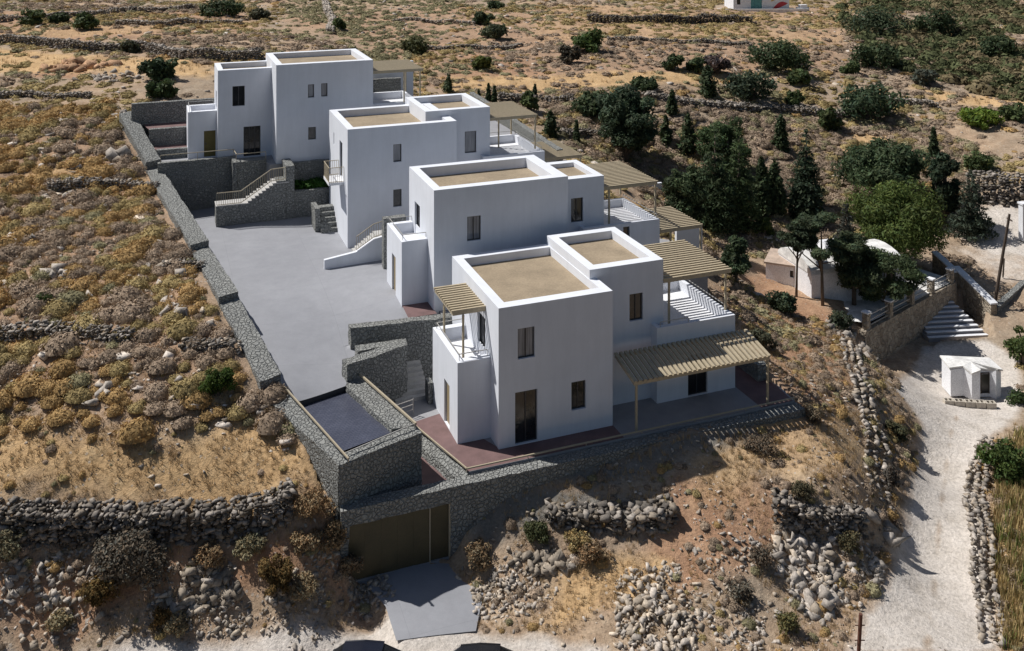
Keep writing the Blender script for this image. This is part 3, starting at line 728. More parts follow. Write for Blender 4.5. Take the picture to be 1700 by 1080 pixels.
def pergola(root, fr, u0, u1, v0, v1, z, along, pitch, posts, slope=0.0, sw=.12, sh=.09, beam=.14):
    """posts, edge beams and slats; slope lifts z per metre of v"""
    zz = lambda v: z+(v-v0)*slope
    m = MB(); b = beam
    for v in (v0, v1-.1): m.bar(fr.P(u0, v+.05, zz(v)-b/2), fr.P(u1, v+.05, zz(v)-b/2), .1, b)
    for u in (u0, u1-.1): m.bar(fr.P(u+.05, v0+.101, zz(v0+.1)-b/2), fr.P(u+.05, v1-.101, zz(v1-.1)-b/2), .1, b)
    p = m.build('pergola', M['pergola'], root)
    s = MB()
    if along == 'u':
        n = int((v1-v0)/pitch)
        for k in range(n+1):
            v = v0+.06+k*(v1-v0-.12)/n; s.bar(fr.P(u0-.05, v, zz(v)+sh/2+.002), fr.P(u1+.05, v, zz(v)+sh/2+.002), sw, sh)
    else:
        n = int((u1-u0)/pitch)
        for k in range(n+1):
            u = u0+.06+k*(u1-u0-.12)/n; s.bar(fr.P(u, v0-.05, zz(v0)+sh/2+.002), fr.P(u, v1+.02, zz(v1)+sh/2+.002), sw, sh)
    s.build('slats', M['pergola'], p)
    for u, v, zb in posts:
        q = MB(); q.box(fr, u-.05, u+.05, v-.05, v+.05, zb, zz(v)-b-.002); q.build('post', M['pergola'], p)
    return p
def handrail(root, pts, mat='rail_grey', drop=.3):
    m = MB()
    for p, q in zip(pts, pts[1:]): m.bar(p, q, .035)
    for p in pts: m.bar((p[0], p[1], p[2]-.02), (p[0], p[1], p[2]-drop), .03)
    m.build('handrail', M[mat], root)

# --- nearest house
h = thing('house', 'nearest white flat roofed house, with a small timber pergola over its left upper door', 'house', F4.P(3, 3, 0), 'white houses stepping up the slope')
mb = MB()
rA = block(mb, F4, 0, 6.1, 0, 7.5, -1.5, 6.77, [(.99,1.88,4.15,5.63), (.85,2.02,.05,2.57), (3.83,4.62,1.15,2.55)], [(1.95,3.15,3.32,5.5)], ringr=.47)
rB = block(mb, F4, 5.66, 10.0, 1.76, 7.45, -1.5, 7.26, [(7.98,8.78,4.23,5.66)])
rC = block(mb, F4, -1.7, .1, 1.14, 5.45, -1.5, 3.93, (), [(2.46,3.37,.05,2.2)], ring=.36, deep=.6, ringr=.05)
rD = block(mb, F4, 9.25, 14.06, 1.1, 6.9, -1.5, 3.95, [(11.12,12.32,.03,2.2)], ring=.24, deep=.62)
mb.build('wall', M['plaster'], h)
roof(h, F4, (rA[0], 5.7, rA[2], rA[3]), 6.77-.45); roof(h, F4, rB, 7.26-.45)
roof(h, F4, rC, 3.33, 'terrace_floor', M['white']); roof(h, F4, rD, 3.33, 'terrace_floor', M['white'])
window(h, F4, 'v', 0, .99, 1.88, 4.15, 5.63, 'curtain'); window(h, F4, 'v', 0, 3.83, 4.62, 1.15, 2.55)
window(h, F4, 'v', 1.76, 7.98, 8.78, 4.23, 5.66)
window(h, F4, 'v', 0, .85, 2.02, .05, 2.57, 'glass', 1, 'glass_door'); window(h, F4, 'u', 0, 1.95, 3.15, 3.32, 5.5, 'void', 1, 'glass_door', 1)
window(h, F4, 'v', 1.1, 11.12, 12.32, .03, 2.2, 'void', 1, 'glass_door')
m = MB(); m.box(F4, -1.58, -1.52, 2.465, 3.365, .055, 2.195); m.build('door', M['tan_door'], h)
pergola(h, F4, -1.72, -.02, 1.85, 5.05, 6.1, 'u', .27, [(-1.2,1.8,3.33), (-1.3,4.7,3.33)], beam=.16)
pergola(h, F4, 10.03, 14.25, 1.75, 6.75, 6.12, 'u', .305, [(10.4,1.85,3.33), (13.94,1.85,3.95), (13.94,6.5,3.95)])
pergola(h, F4, 6.75, 14.75, -1.05, 1.06, 2.5, 'v', .285, [(6.98,-.85,0), (14.68,-.95,0)], slope=.24, sw=.17)
m = MB()
handrail(h, [F4.P(-1.55,5.2,4.25), F4.P(-1.55,1.35,4.25), F4.P(-.1,1.35,4.25)]); handrail(h, [F4.P(-1.55,5.2,4.25), F4.P(-.1,5.2,4.25)])
handrail(h, [F4.P(9.5,1.2,4.2), F4.P(11.2,1.2,4.2)]); handrail(h, [F4.P(13.95,6.6,4.2), F4.P(13.95,2.0,4.2)])

# --- second house
zA = 10.11
vB, vP = 1.3, .7
uB1, zB = F3.onv(1002.6, 291, vB)
uP1, zP = F3.onv(1095.2, 363.4, vP)
w0, w1_ = F3.onv(948, 329.5, vB), F3.onv(968.1, 367, vB)
h = thing('house', 'second white flat roofed house, with a low entrance block at the parking court', 'house', F3.P(4, 3, 3.3), 'white houses stepping up the slope')
mb = MB()
rA = block(mb, F3, 0, 8.27, 0, 5.45, 2.6, zA, [(1.97,2.8,7.0,8.4)], [(2.98,4.15,6.37,8.36)], deep=.62, ringr=.75)
# the right parapet of the main roof is open behind its corner
rB = block(mb, F3, 7.75, uB1, vB, 5.4, 2.6, zB, [(w0[0], w1_[0], w1_[1], w0[1])], ringr=.45, deep=.3)
rC = block(mb, F3, -1.53, .1, 1.3, 4.9, 2.6, 6.97, (), [(2.73,3.63,3.4,5.6)], ring=.36, deep=.6, ringr=.05)
rD = block(mb, F3, 9.6, uP1, vP, 5.6, 2.6, zP, [(12.3,12.75,zP-1.15,zP-.2)], ring=.24, deep=.55)
mb.build('wall', M['plaster'], h)
roof(h, F3, rA, zA-.6); roof(h, F3, rB, zB-.28)
roof(h, F3, rC, 6.4, 'terrace_floor', M['white']); roof(h, F3, rD, zP-.5, 'terrace_floor', M['white'])
window(h, F3, 'v', 0, 1.97, 2.8, 7.0, 8.4, 'curtain'); window(h, F3, 'v', vB, w0[0], w1_[0], w1_[1], w0[1], 'glass')
window(h, F3, 'v', vP, 12.3, 12.75, zP-1.15, zP-.2, 'glass', 0)
window(h, F3, 'u', 0, 2.98, 4.15, 6.37, 8.36, 'void', 1, 'glass_door')
m = MB(); m.box(F3, -1.42, -1.36, 2.735, 3.625, 3.405, 5.595); m.build('door', M['tan_door'], h)
zu = zB-.95
a0 = F3.onv(1091.4, 302, vB+.1)
pergola(h, F3, uB1+.03, a0[0], vB+.1, 6.6, a0[1], 'u', .3, [(uB1+.45,vB+.2,zP-.5), (a0[0]-.1,vB+.2,zP), (a0[0]-.1,6.3,zP)])
a1 = F3.onv(1166, 374, 1.5)
pergola(h, F3, uP1+.05, a1[0], 1.5, 5.6, a1[1], 'u', .3, [(a1[0]-.08,1.6,3.3), (uP1+1.3,1.6,3.3), (a1[0]-.08,5.4,3.3)])
handrail(h, [F3.P(-1.42,4.7,7.3), F3.P(-1.42,1.5,7.3), F3.P(-.05,1.5,7.3)]); handrail(h, [F3.P(-1.42,4.7,7.3), F3.P(-.05,4.7,7.3)])
handrail(h, [F3.P(uP1-.12,vP+.2,zP+.28), F3.P(uP1-.12,5.4,zP+.28)])

# --- third house
h = thing('house', 'third white flat roofed house, with a small railed balcony on its left wall', 'house', F2.P(4, 3, 3.3), 'white houses stepping up the slope')
zA, zB = 11.22, 11.65
uP1, zP = F2.onv(904.2, 250.3, 1.1)
mb = MB()
rA = block(mb, F2, 0, 7.66, 0, 6.9, 2.6, zA, [(3.14,3.71,8.74,9.95), (3.13,3.72,5.68,6.87)], [(1.85,2.85,7.45,9.9), (4.9,5.15,9.1,9.95)], ringr=.6)
rB = block(mb, F2, 5.9, 10.75, 1.76, 7.5, 2.6, zB, [(8.83,9.71,8.43,9.99)])
rD = block(mb, F2, 10.0, uP1, 1.1, 7.0, 2.6, zP, ring=.24, deep=.6)
mb.build('wall', M['plaster'], h)
roof(h, F2, (rA[0], 5.95, rA[2], rA[3]), zA-.5); roof(h, F2, rB, zB-.5); roof(h, F2, rD, zP-.58, 'terrace_floor', M['white'])
window(h, F2, 'v', 0, 3.14, 3.71, 8.74, 9.95, 'curtain', 0); window(h, F2, 'v', 0, 3.13, 3.72, 5.68, 6.87, 'glass', 0)
window(h, F2, 'v', 1.76, 8.83, 9.71, 8.43, 9.99, 'curtain', 0)
window(h, F2, 'u', 0, 1.85, 2.85, 7.45, 9.9, 'void', 1, 'glass_door'); window(h, F2, 'u', 0, 4.9, 5.15, 9.1, 9.95, 'curtain', 0)
m = MB(); m.box(F2, -1.05, -.003, 1.2, 3.2, 7.22, 7.4); bal = m.build('balcony', M['white'], h)
m = MB(); z0, z1 = 7.45, 8.42
for a, c in (((-1.02,1.23),(-.02,1.23)), ((-1.02,1.23),(-1.02,3.17)), ((-1.02,3.17),(-.02,3.17))):
    for z in (z0, z1): m.bar(F2.P(*a, z), F2.P(*c, z), .04)
    L = abs(a[0]-c[0])+abs(a[1]-c[1]); n = int(L/.14)
    for k in range(n+1):
        u = a[0]+(c[0]-a[0])*k/n; v = a[1]+(c[1]-a[1])*k/n; m.bar(F2.P(u, v, z0-.05), F2.P(u, v, z1-.02), .022)
m.build('balustrade', M['rail'], bal)
a0 = F2.onv(891.1, 191.1, 1.9)
pergola(h, F2, 10.78, a0[0], 1.9, 7.2, a0[1], 'u', .3, [(uP1-2.0,5.5,zP-.58), (a0[0]-.1,2.0,zP), (a0[0]-.1,7.0,zP)])
a1 = F2.onv(966, 257.8, 2.9)
pergola(h, F2, uP1+.3, a1[0], 2.9, 7.8, a1[1], 'u', .3, [(a1[0]-.08,3.0,3.3), (uP1+.7,3.0,3.3), (a1[0]-.08,7.6,3.3)])
handrail(h, [F2.P(uP1-.12,6.8,zP+.28), F2.P(uP1-.12,1.4,zP+.28)]); handrail(h, [F2.P(10.8,6.88,zP+.28), F2.P(uP1-.12,6.88,zP+.28)])

# --- farthest house
h = thing('house', 'farthest white flat roofed house, with an olive door and two small paired windows', 'house', F1.P(2, 3, 7), 'white houses stepping up the slope')
zA, zB = 13.75, 14.35
mb = MB()
rA = block(mb, F1, -4.0, .4, 2.79, 6.75, 6.0, zA, [(-2.93,-2.02,10.95,12.48), (-2.11,-.84,7.03,9.32)], [(4.2,5.2,9.9,11.9)], ring=.42, ringr=.1)
rB = block(mb, F1, 0, 7.35, 0, 6.7, 6.0, zB, [(2.35,2.82,11.75,12.75), (3.35,3.83,11.76,12.77), (2.37,2.95,8.56,9.51)])
rC = block(mb, F1, -6.12, -3.9, 3.75, 6.6, 6.0, 10.55, [(-4.96,-4.1,7.03,9.02)], [(5.0,5.5,7.6,9.0)], ring=.3, deep=.6, ringr=.05)
rD = block(mb, F1, 7.2, 11.25, .9, 5.6, 6.0, 10.75, ring=.24, deep=.6)
mb.build('wall', M['plaster'], h)
roof(h, F1, (rA[0], 0, rA[2], rA[3]), zA-.4); roof(h, F1, rB, zB-.42); roof(h, F1, rC, 9.97, 'terrace_floor', M['white']); roof(h, F1, rD, 10.17, 'terrace_floor', M['white'])
window(h, F1, 'v', 2.79, -2.93, -2.02, 10.95, 12.48, 'glass'); window(h, F1, 'v', 2.79, -2.11, -.84, 7.03, 9.32, 'glass', 2, 'glass_door')
for q in ((2.35,2.82,11.75,12.75), (3.35,3.83,11.76,12.77)): window(h, F1, 'v', 0, *q, 'curtain', 0)
window(h, F1, 'v', 0, 2.37, 2.95, 8.56, 9.51, 'glass', 0)
window(h, F1, 'u', -4.0, 4.2, 5.2, 9.9, 11.9, 'void', 0, 'glass_door'); window(h, F1, 'u', -6.12, 5.0, 5.5, 7.6, 9.0, 'curtain', 0)
m = MB(); m.box(F1, -4.955, -4.105, 3.83, 3.88, 7.035, 9.015); d = m.build('door', M['olive'], h)
m = MB(); m.box(F1, -4.85, -4.78, 3.78, 3.83, 7.95, 8.1); m.build('handle', M['frame'], d)
pergola(h, F1, 7.38, 11.5, .55, 5.5, 13.3, 'u', .3, [(10.0,.7,10.75), (11.3,.7,10.75), (11.3,5.2,10.75)])
handrail(h, [F1.P(-6.0,6.3,10.85), F1.P(-6.0,3.9,10.85)]); handrail(h, [F1.P(-6.0,6.4,10.85), F1.P(-4.1,6.4,10.85)])
mb = MB(); mb.box(F1, 7.36, 12.6, 7.6, 7.85, 6.9, 12.9)
t = thing('garden_wall', 'pale garden wall behind the upper terrace pergola of the farthest house', 'garden wall', F1.P(9, 7.7, 6.9)); mb.build('wall', M['plaster'], t)
tag(rh('low_wall', F1, 7.4, 11.2, 6.4, 6.8, 6.8, 11.7), 'low grey rubble wall behind the upper terrace parapet of the farthest house', 'stone wall')

# --- garden walls east of the houses
a, c = F2.onv(1055, 308, 9.2), F2.onv(1089, 350, 9.2)
mb = MB(); mb.box(F2, a[0], c[0]+.6, 9.2, 9.45, 1.5, a[1])
tag(mb.build('garden_wall', M['plaster'], None, F2.P(a[0], 9.2, 2)), 'shaded pale garden wall beyond the second house\'s upper pergola', 'garden wall')
a, c = F3.onv(1113, 382, 6.2), F3.onv(1166, 379, 6.2)
mb = MB(); mb.box(F3, a[0]+.5, c[0], 6.2, 6.45, .5, a[1])
tag(mb.build('garden_wall', M['plaster'], None, F3.P(a[0], 6.2, 1)), 'shaded pale garden wall behind the second house\'s lower pergola', 'garden wall')
p, q = at(779,151,7.6), F2.P(17.3,4.6,7.6)
ox, oy = off(p, q, .5)
tag(rough_hex('retaining_wall', hz((p, q, (q[0]+ox, q[1]+oy), (p[0]+ox, p[1]+oy)), 1.5), [(p[0], p[1], 7.5), (q[0], q[1], 7.3), (q[0]+ox, q[1]+oy, 7.3), (p[0]+ox, p[1]+oy, 7.5)], M['stone']),
    'long straight grey rubble retaining wall along the tree side of the upper houses', 'stone wall')
tag(rh('retaining_wall', F4, 15.6, 16.2, 1.2, 7.5, -2, .9), 'grey rubble end wall right of the nearest house\'s lower pergola', 'stone wall')

# --- stair, planter and walls below the farthest house
VS = -2.35
def s1(x, y): return F1.onv(350+x/5.143, 250+y/5.143, VS)
uL, zL = s1(45, 475); uM, zM = s1(288, 455); uT, zT = s1(560, 262); uE, _ = s1(640, 230)
st = thing('garden_stair', 'stone sided stair with beige balustrade climbing from the parking court to the farthest house', 'stair', F1.P(uL, VS, 3.4))
n = 9; prof = [(uL, 2.6), (uE, 2.6), (uE, zT)]
us = [uM+(uT-uM)*k/n for k in range(n+1)]
for k in range(n, 0, -1): prof += [(us[k], zM+(zT-zM)*k/n), (us[k], zM+(zT-zM)*(k-1)/n)]
prof += [(uL, zM)]
m = MB(); m.profile(F1, prof, VS, VS+1.25); m.build('stone_side', M['stone'], st)
m = MB()
m.box(F1, uL-.02, us[1]+.03, VS-.03, VS+1.28, zM+.003, zM+.06)
for k in range(1, n): m.box(F1, us[k]-.03, us[k+1]+(.03 if k < n-1 else .9), VS-.03, VS+1.28, zM+(zT-zM)*k/n+.003, zM+(zT-zM)*k/n+.06)
m.build('treads', M['step'], st)
m = MB(); hL = .95
pts = [(uL+.05, zM), (uM-.25, zM), (uT-.35, zT-.05), (uE, zT)]
for (ua, za), (ub, zb_) in zip(pts, pts[1:]):
    for dz_, w in ((hL, .06), (.12, .045)): m.bar(F1.P(ua, VS+.04, za+dz_), F1.P(ub, VS+.04, zb_+dz_), w)
    k = max(1, int(abs(ub-ua)/.15))
    for i in range(k+1):
        t = i/k; m.bar(F1.P(ua+(ub-ua)*t, VS+.04, za+(zb_-za)*t+.12), F1.P(ua+(ub-ua)*t, VS+.04, za+(zb_-za)*t+hL-.03), .03)
m.build('balustrade', M['rail'], st)
tag(rh('stone_pier', F1, uE+.02, uE+.62, VS+.05, VS+2.2, 2.8, s1(680,130)[1]), 'square grey rubble pier at the head of the stair', 'stone pier')
uP0 = uE+.64; uP1_, zPl = s1(1010, 318)
pl = thing('planter', 'raised rubble planter of bright green plants beside the third house', 'planter', F1.P(uP0, VS, 3.2))
zPl = s1(715, 350)[1]
rh('front_wall', F1, uP0, uP1_+.6, VS+.1, VS+.45, 2.8, zPl, pl)
rh('back_wall', F1, uP0-.6, uP1_+3.2, VS+1.85, VS+2.2, 2.8, 7.05, pl)
m = MB(); m.box(F1, uP0+.02, uP1_+.6, VS+.46, VS+1.94, zPl-.6, zPl-.08); m.build('soil', M['bark'], pl)
PLANTER = (uP0, uP1_+.55, VS+.4, VS+1.9, zPl)
PLANTER_ROOT = pl
tag(rh('retaining_wall', F1, -8.3, -3.06, 2.1, 2.5, 3.2, 7.25), 'grey rubble wall with a top rail across the head of the parking court', 'stone wall')
tag(rough_hex('retaining_wall', hz((F1.P(-3.05,1.0,0), F1.P(-2.72,.9,0), F1.P(-2.72,2.5,0), F1.P(-3.05,2.5,0)), 3.4), [F1.P(-3.05,1.0,7.1), F1.P(-2.72,.9,7.1), F1.P(-2.72,2.5,7.25), F1.P(-3.05,2.5,7.25)], M['stone']),
    'short sunlit return of rubble wall between two dark walls below the olive door', 'stone wall')
tag(rh('retaining_wall', F1, -2.7, -.6, .95, 1.95, 3.2, 7.12), 'short dark rubble wall under the tall glass door of the farthest house', 'stone wall')
railing('railing', 'thin beige rail on the wall tops below the farthest house\'s olive door', [F1.P(-8.1,2.2,7.8), F1.P(-2.9,2.2,7.8), F1.P(-2.8,1.0,7.7), F1.P(-.65,1.0,7.7)], M['rail'], w=.05, drop=.6, post=2.5)
for k, (v, z0, z1, lab) in enumerate(((4.5, 6, 8.35, 'lowest of the three dark rubble terrace walls left of the farthest house'), (6.5, 6, 9.35, 'middle of the three dark rubble terrace walls left of the farthest house'),
                                      (9.2, 6, 10.9, 'topmost and longest of the dark rubble terrace walls left of the farthest house'))):
    u0 = [-8.35, -8.9, -10.2][k]; zt = F1.onv(*[(285, 247.5), (275, 213), (255, 170)][k], v)[1]
    o = rh('terrace_wall', F1, u0, -5.2+(9 if k == 2 else 0), v, v+.45, z0, zt); tag(o, lab, 'stone wall', 'terrace walls left of the farthest house')
    if k < 2: sheet('brown_paving', [F1.P(u0+.05, v+.46, 0), F1.P(-2, v+.46, 0), F1.P(-2, v+[2.05, 2.75][k], 0), F1.P(u0-.45, v+[2.05, 2.75][k], 0)], zt-.12, M['brown'])

# --- white stair between the second and third houses
def s3(x, y): return F3.onv(350+x/5.143, 250+y/5.143, 8.65)
u0, z0 = s3(970, 935); u1, z1 = s3(1240, 865); u2, z2 = s3(1395, 755); u3, z3 = s3(1470, 725)
st = thing('white_stair', 'white walled stair with a thin balustrade between the second and third houses', 'stair', F3.P(u0, 8.65, 3.2))
m = MB(); m.profile(F3, [(u0, 2.9), (.3, 2.9), (.3, z3+.1), (u2, z2), (u1, z1), (u0, z0)], 8.65, 8.9); m.build('wall', M['plaster'], st)
m = MB(); n = 8
for k in range(n): m.box(F3, u1+(u2+.4-u1)*k/n, .3, 8.92, 10.1, 2.9, z1-.35+(z3-z1+.25)*(k+1)/n)
m.build('treads', M['step'], st)
m = MB(); pts = [F3.P(u1+.05, 8.75, z1), F3.P(u2, 8.75, z2), F3.P(u3+.2, 8.75, z3)]
for p, q in zip(pts, pts[1:]):
    for d in (.95, .12): m.bar((p[0], p[1], p[2]+d), (q[0], q[1], q[2]+d), .04)
    L = sqrt((p[0]-q[0])**2+(p[1]-q[1])**2); k = int(L/.14)
    for i in range(k+1):
        c = [a*(1-i/k)+b*i/k for a, b in zip(p, q)]; m.bar((c[0], c[1], c[2]+.1), (c[0], c[1], c[2]+.95), .022)
m.build('balustrade', M['rail'], st)
tag(rh('stone_pier', F3, -1.25, .2, 6.9, 7.4, 2.9, 6.6), 'narrow grey rubble wall standing behind the second house\'s entrance block', 'stone wall')
st = thing('stone_steps', 'small dark stone steps against the foot of the third house\'s left wall', 'steps', F2.P(-.6, 5, 3.2))
m = MB()
for k in range(5): m.box(F2, -1.15, -.02, 3.6+.35*k, 5.6, 2.9, 3.55+.28*k)
m.build('flight', M['stone'], st)
rh('side_wall', F2, -1.5, -1.17, 4.0, 5.7, 2.9, 4.9, st, amp=.03)
# ------------------------------------------------------------------ rocks
import bmesh
def rock_template(seed, n=15, flat_=.7):
    r = random.Random(seed); bm = bmesh.new()
    for i in range(n):
        z = r.uniform(-1, 1); a = r.uniform(0, 2*pi); q = sqrt(1-z*z); k = r.uniform(.75, 1.1)
        bm.verts.new((q*cos(a)*k*.68, q*sin(a)*k*.52, z*k*.52*flat_))
    bmesh.ops.convex_hull(bm, input=bm.verts)
    for v in [v for v in bm.verts if not v.link_faces]: bm.verts.remove(v)
    bmesh.ops.triangulate(bm, faces=bm.faces); bm.verts.index_update()
    V = np.array([v.co[:] for v in bm.verts]); F = np.array([[v.index for v in f.verts] for f in bm.faces]); bm.free()
    return V, F
def shard_template(seed):
    r = random.Random(seed); V = []
    h = r.uniform(.55, .95)
    for z in (-.5, .5):
        for x, y in ((-.5, -.5), (.5, -.5), (.5, .5), (-.5, .5)):
            k = 1 if z < 0 else r.uniform(.6, .95)
            V.append((x*k*1.15+r.uniform(-.2, .2), y*k*.95+r.uniform(-.18, .18), z*h+r.uniform(-.14, .14)))
    F = [(0, 2, 1), (0, 3, 2), (4, 5, 6), (4, 6, 7)]
    for i in range(4):
        j = (i+1) % 4; F += [(i, j, 4+j), (i, 4+j, 4+i)]
    return np.array(V)*np.array([.80, .66, .52]), np.array(F)
ROCKS = [rock_template(100+i, 7+i % 4, .7+.08*(i % 5)) for i in range(6)]+[shard_template(300+i) for i in range(12)]
def rot_xyz(ax, ay, az):
    cx, sx, cy, sy, cz, sz = np.cos(ax), np.sin(ax), np.cos(ay), np.sin(ay), np.cos(az), np.sin(az)
    z = np.zeros_like(cx); o = np.ones_like(cx)
    def m(r): return np.stack([np.stack(q, -1) for q in r], -2)
    A = m([[o, z, z], [z, cx, -sx], [z, sx, cx]]); B = m([[cy, z, sy], [z, o, z], [-sy, z, cy]]); C = m([[cz, -sz, z], [sz, cz, z], [z, z, o]])
    return C @ B @ A
def scatter(templates, pos, scale, cols, tilt=.35, rz=None, per_vert=None):
    """copies of small shapes at many places, as one vertex and face array"""
    pos = np.asarray(pos, float); n = len(pos); scale = np.asarray(scale, float)
    if scale.ndim == 1: scale = np.repeat(scale[:, None], 3, 1)
    ti = NR.integers(0, len(templates), n)
    az = NR.random(n)*2*pi if rz is None else np.asarray(rz)
    Rm = rot_xyz((NR.random(n)-.5)*2*tilt, (NR.random(n)-.5)*2*tilt, az)
    Vs, Fs, Cs = [], [], []; b = 0
    for t, T in enumerate(templates):
        k = np.where(ti == t)[0]
        if not len(k): continue
        V = T[0][None]*scale[k][:, None, :]
        V = np.einsum('nij,nvj->nvi', Rm[k], V)+pos[k][:, None, :]
        nv = len(T[0]); Vs.append(V.reshape(-1, 3))
        Fs.append((T[1][None]+(np.arange(len(k))*nv)[:, None, None]+b).reshape(-1, T[1].shape[1])); b += len(k)*nv
        c = np.repeat(cols[k][:, None, :], nv, 1)
        if len(T) > 2: c = c*T[2][None, :, None]
        Cs.append(c.reshape(-1, 3))
    return np.concatenate(Vs), np.concatenate(Fs), np.concatenate(Cs)
def build_scatter(name, arr, mat, loc=(0, 0, 0), parent=None, smooth=False):
    V, F, C = arr
    return link(name, np_mesh(name, V-np.array(loc), F, C, smooth), mat, parent, loc)
def stone_cols(n, warm=.3, lo=.17, hi=.46):
    g = lo+(hi-lo)*NR.random(n)**1.3; w = NR.random(n)
    c = np.stack([g*1.10, g*.98, g*.86], 1)
    k = w < warm; c[k] = g[k][:, None]*np.array([1.12, .95, .76])
    return c
def drystone(label, pts, h, th=.6, s=.36,  warm=.2, lo=.14, hi=.42, group=None, name='dry_stone_wall', ragged=.25, batter=.15):
    P = [ground(*p) for p in pts]; pos = []; sc = []; s = s*.72; hi = hi*.95
    L = 0
    for (x0, y0, _), (x1, y1, _) in zip(P, P[1:]):
        d = sqrt((x1-x0)**2+(y1-y0)**2); n = max(1, int(d/(s*.8))); nx, ny = -(y1-y0)/d, (x1-x0)/d
        if ny < 0: nx, ny = -nx, -ny
        for i in range(n):
            t = (i+R.random()*.6)/n; hh = h*(1-ragged*fbm(np.array([L*.4+t*d*.4]), np.array([3.0+h]))[0]*2)
            x, y = x0+(x1-x0)*t, y0+(y1-y0)*t
            m = max(1, int(hh/(s*.5)))
            for k in range(m+1):
                for w in ((0, .5, 1) if k >= m-1 else (0, .55)):
                    q = s*R.uniform(.6, 1.25)
                    o = th*w+batter*k/m*h*.4
                    pos.append((x+nx*o+R.uniform(-.07, .07), y+ny*o+R.uniform(-.07, .07), k/m*hh-.05)); sc.append((q*1.15, q, q*.85))
        L += d
    pos = np.array(pos)
    b = terrain_z(pos[:, 0], pos[:, 1])
    # the courses rest on the ground along the wall's foot
    b0 = terrain_z(pos[:, 0]-0, pos[:, 1]-0); pos[:, 2] += np.minimum(b, b0) if th > .75 else b
    if th > .75:
        foot = np.interp(np.arange(len(pos)), [0, len(pos)-1], [0, 1])
    arr = scatter(ROCKS, pos, np.array(sc), stone_cols(len(pos), warm, lo, hi), .5)
    loc = (P[len(P)//2][0], P[len(P)//2][1], P[len(P)//2][2])
    return tag(build_scatter(name, arr, M['rock'], loc), label, 'dry stone wall', group)
def facing(label, pts, h, s=.38, group=None, warm=.15, lo=.13, hi=.42, th=.9):
    """field wall holding up the higher ground behind it: stones from its foot to the upper level"""
    P = [ground(*p) for p in pts]; pos = []; sc = []; s = s*.66
    for (x0, y0, z0), (x1, y1, z1) in zip(P, P[1:]):
        d = sqrt((x1-x0)**2+(y1-y0)**2); n = max(1, int(d/(s*.72))); nx, ny = -(y1-y0)/d, (x1-x0)/d
        if ny < 0: nx, ny = -nx, -ny
        for i in range(n):
            t = (i+R.random()*.7)/n; x, y, z = x0+(x1-x0)*t, y0+(y1-y0)*t, z0+(z1-z0)*t
            hh = h*(.78+.4*float(fbm(np.array([x*.5]), np.array([y*.5+9]))[0])); m = max(2, int(hh/(s*.5)))
            for k in range(m+1):
                for w in ((0, .33, .66, 1.) if k >= m-1 else (0, .4)):
                    q = s*R.choice((.5, .7, .9, 1.1, 1.5)); o = th*w+.10*k/m*h
                    pos.append((x+nx*o+R.uniform(-.09, .09), y+ny*o+R.uniform(-.05, .05), z+k/m*hh-.1)); sc.append((q*1.1, q, q*.9))
    pos = np.array(pos); arr = scatter(ROCKS, pos, np.array(sc), stone_cols(len(pos), warm, lo, hi), .3)
    loc = P[len(P)//2]
    return tag(build_scatter('dry_stone_wall', arr, M['rock'], loc), label, 'dry stone wall', group)

facing('long ragged dry stone wall holding up the golden field at lower left', [(-60,902),(60,906),(150,908),(240,907),(310,905)], 1.4, lo=.09, hi=.34)
facing('tumbled end of a dry stone wall left of the garage, its stones spilling downhill', [(318,905),(380,898),(440,886),(488,862)], 1.3, .36, lo=.09, hi=.34)
facing('dark dry stone wall on the knoll left of the dirt road', [(1288,872),(1340,890),(1395,892),(1440,884)], 1.2, lo=.09, hi=.34)
facing('rough stone bank on the mound right of the garage', [(905,872),(960,880),(1020,886),(1075,884),(1128,868)], .8, .46, None, .3, .10, .34)
drystone('stone wall along the left edge of the dirt road, below the walled churchyard', [(1424,580),(1430,612),(1446,655),(1452,700),(1474,752),(1468,800),(1480,850)], .65, .9, .5, .35, .2, .52, ragged=.6)
drystone('crumbling stone wall along the right edge of the dirt road', [(1662,742),(1640,785),(1632,840),(1650,905),(1648,960),(1662,1020),(1668,1078)], .75, .8, .42, .4, .2, .46, ragged=.5)
drystone('low dry stone line crossing the scrub at mid left', [(-20,566),(50,562),(130,561),(213,575)], .6, .5, .34)
drystone('short stone line in the scrub close to the boundary wall', [(298,583),(345,586),(398,584)], .5, .4, .32)
drystone('tiny broken stone line in the scrub above the round green bush', [(270,447),(300,446),(335,449)], .5, .4, .3)
drystone('dark dry stone line meeting the boundary wall beside the long stair', [(80,318),(150,314),(210,314),(262,320)], .75, .5, .36)
drystone('pale stone line at the left edge below the two dark bushes', [(-20,164),(60,162),(148,164)], .6, .5, .4)
drystone('long dry stone wall running behind the farthest house from the left edge', [(-30,74),(60,76),(120,82),(240,86),(300,98),(370,102),(440,98)], 1.3, .7, .5)
drystone('thin stone terrace line above the long wall behind the farthest house', [(190,41),(260,43),(330,41),(402,41)], .8, .5, .5)
drystone('stone terrace line at the upper left corner among dark bushes', [(-30,38),(80,32),(180,24),(260,20),(325,14)], .9, .6, .55)
drystone('pale stone line running straight uphill above the farthest house', [(543,54),(548,36),(540,20),(536,2)], .7, .7, .6, .2, .25, .5)
drystone('straight dark terrace wall below the far house with the painted swoosh', [(975,38),(1040,38),(1110,38),(1180,38),(1250,40)], 1.5, .6, .5, .1, .08, .2)
drystone('low terrace edge of stones right of the tall bright green fig', [(1008,68),(1090,70),(1170,71),(1248,76)], .6, .5, .5, .2, .12, .3)
drystone('stone line in the valley behind the thin cypress seedlings', [(828,168),(880,170),(955,172)], .9, .6, .5, .15, .12, .34)
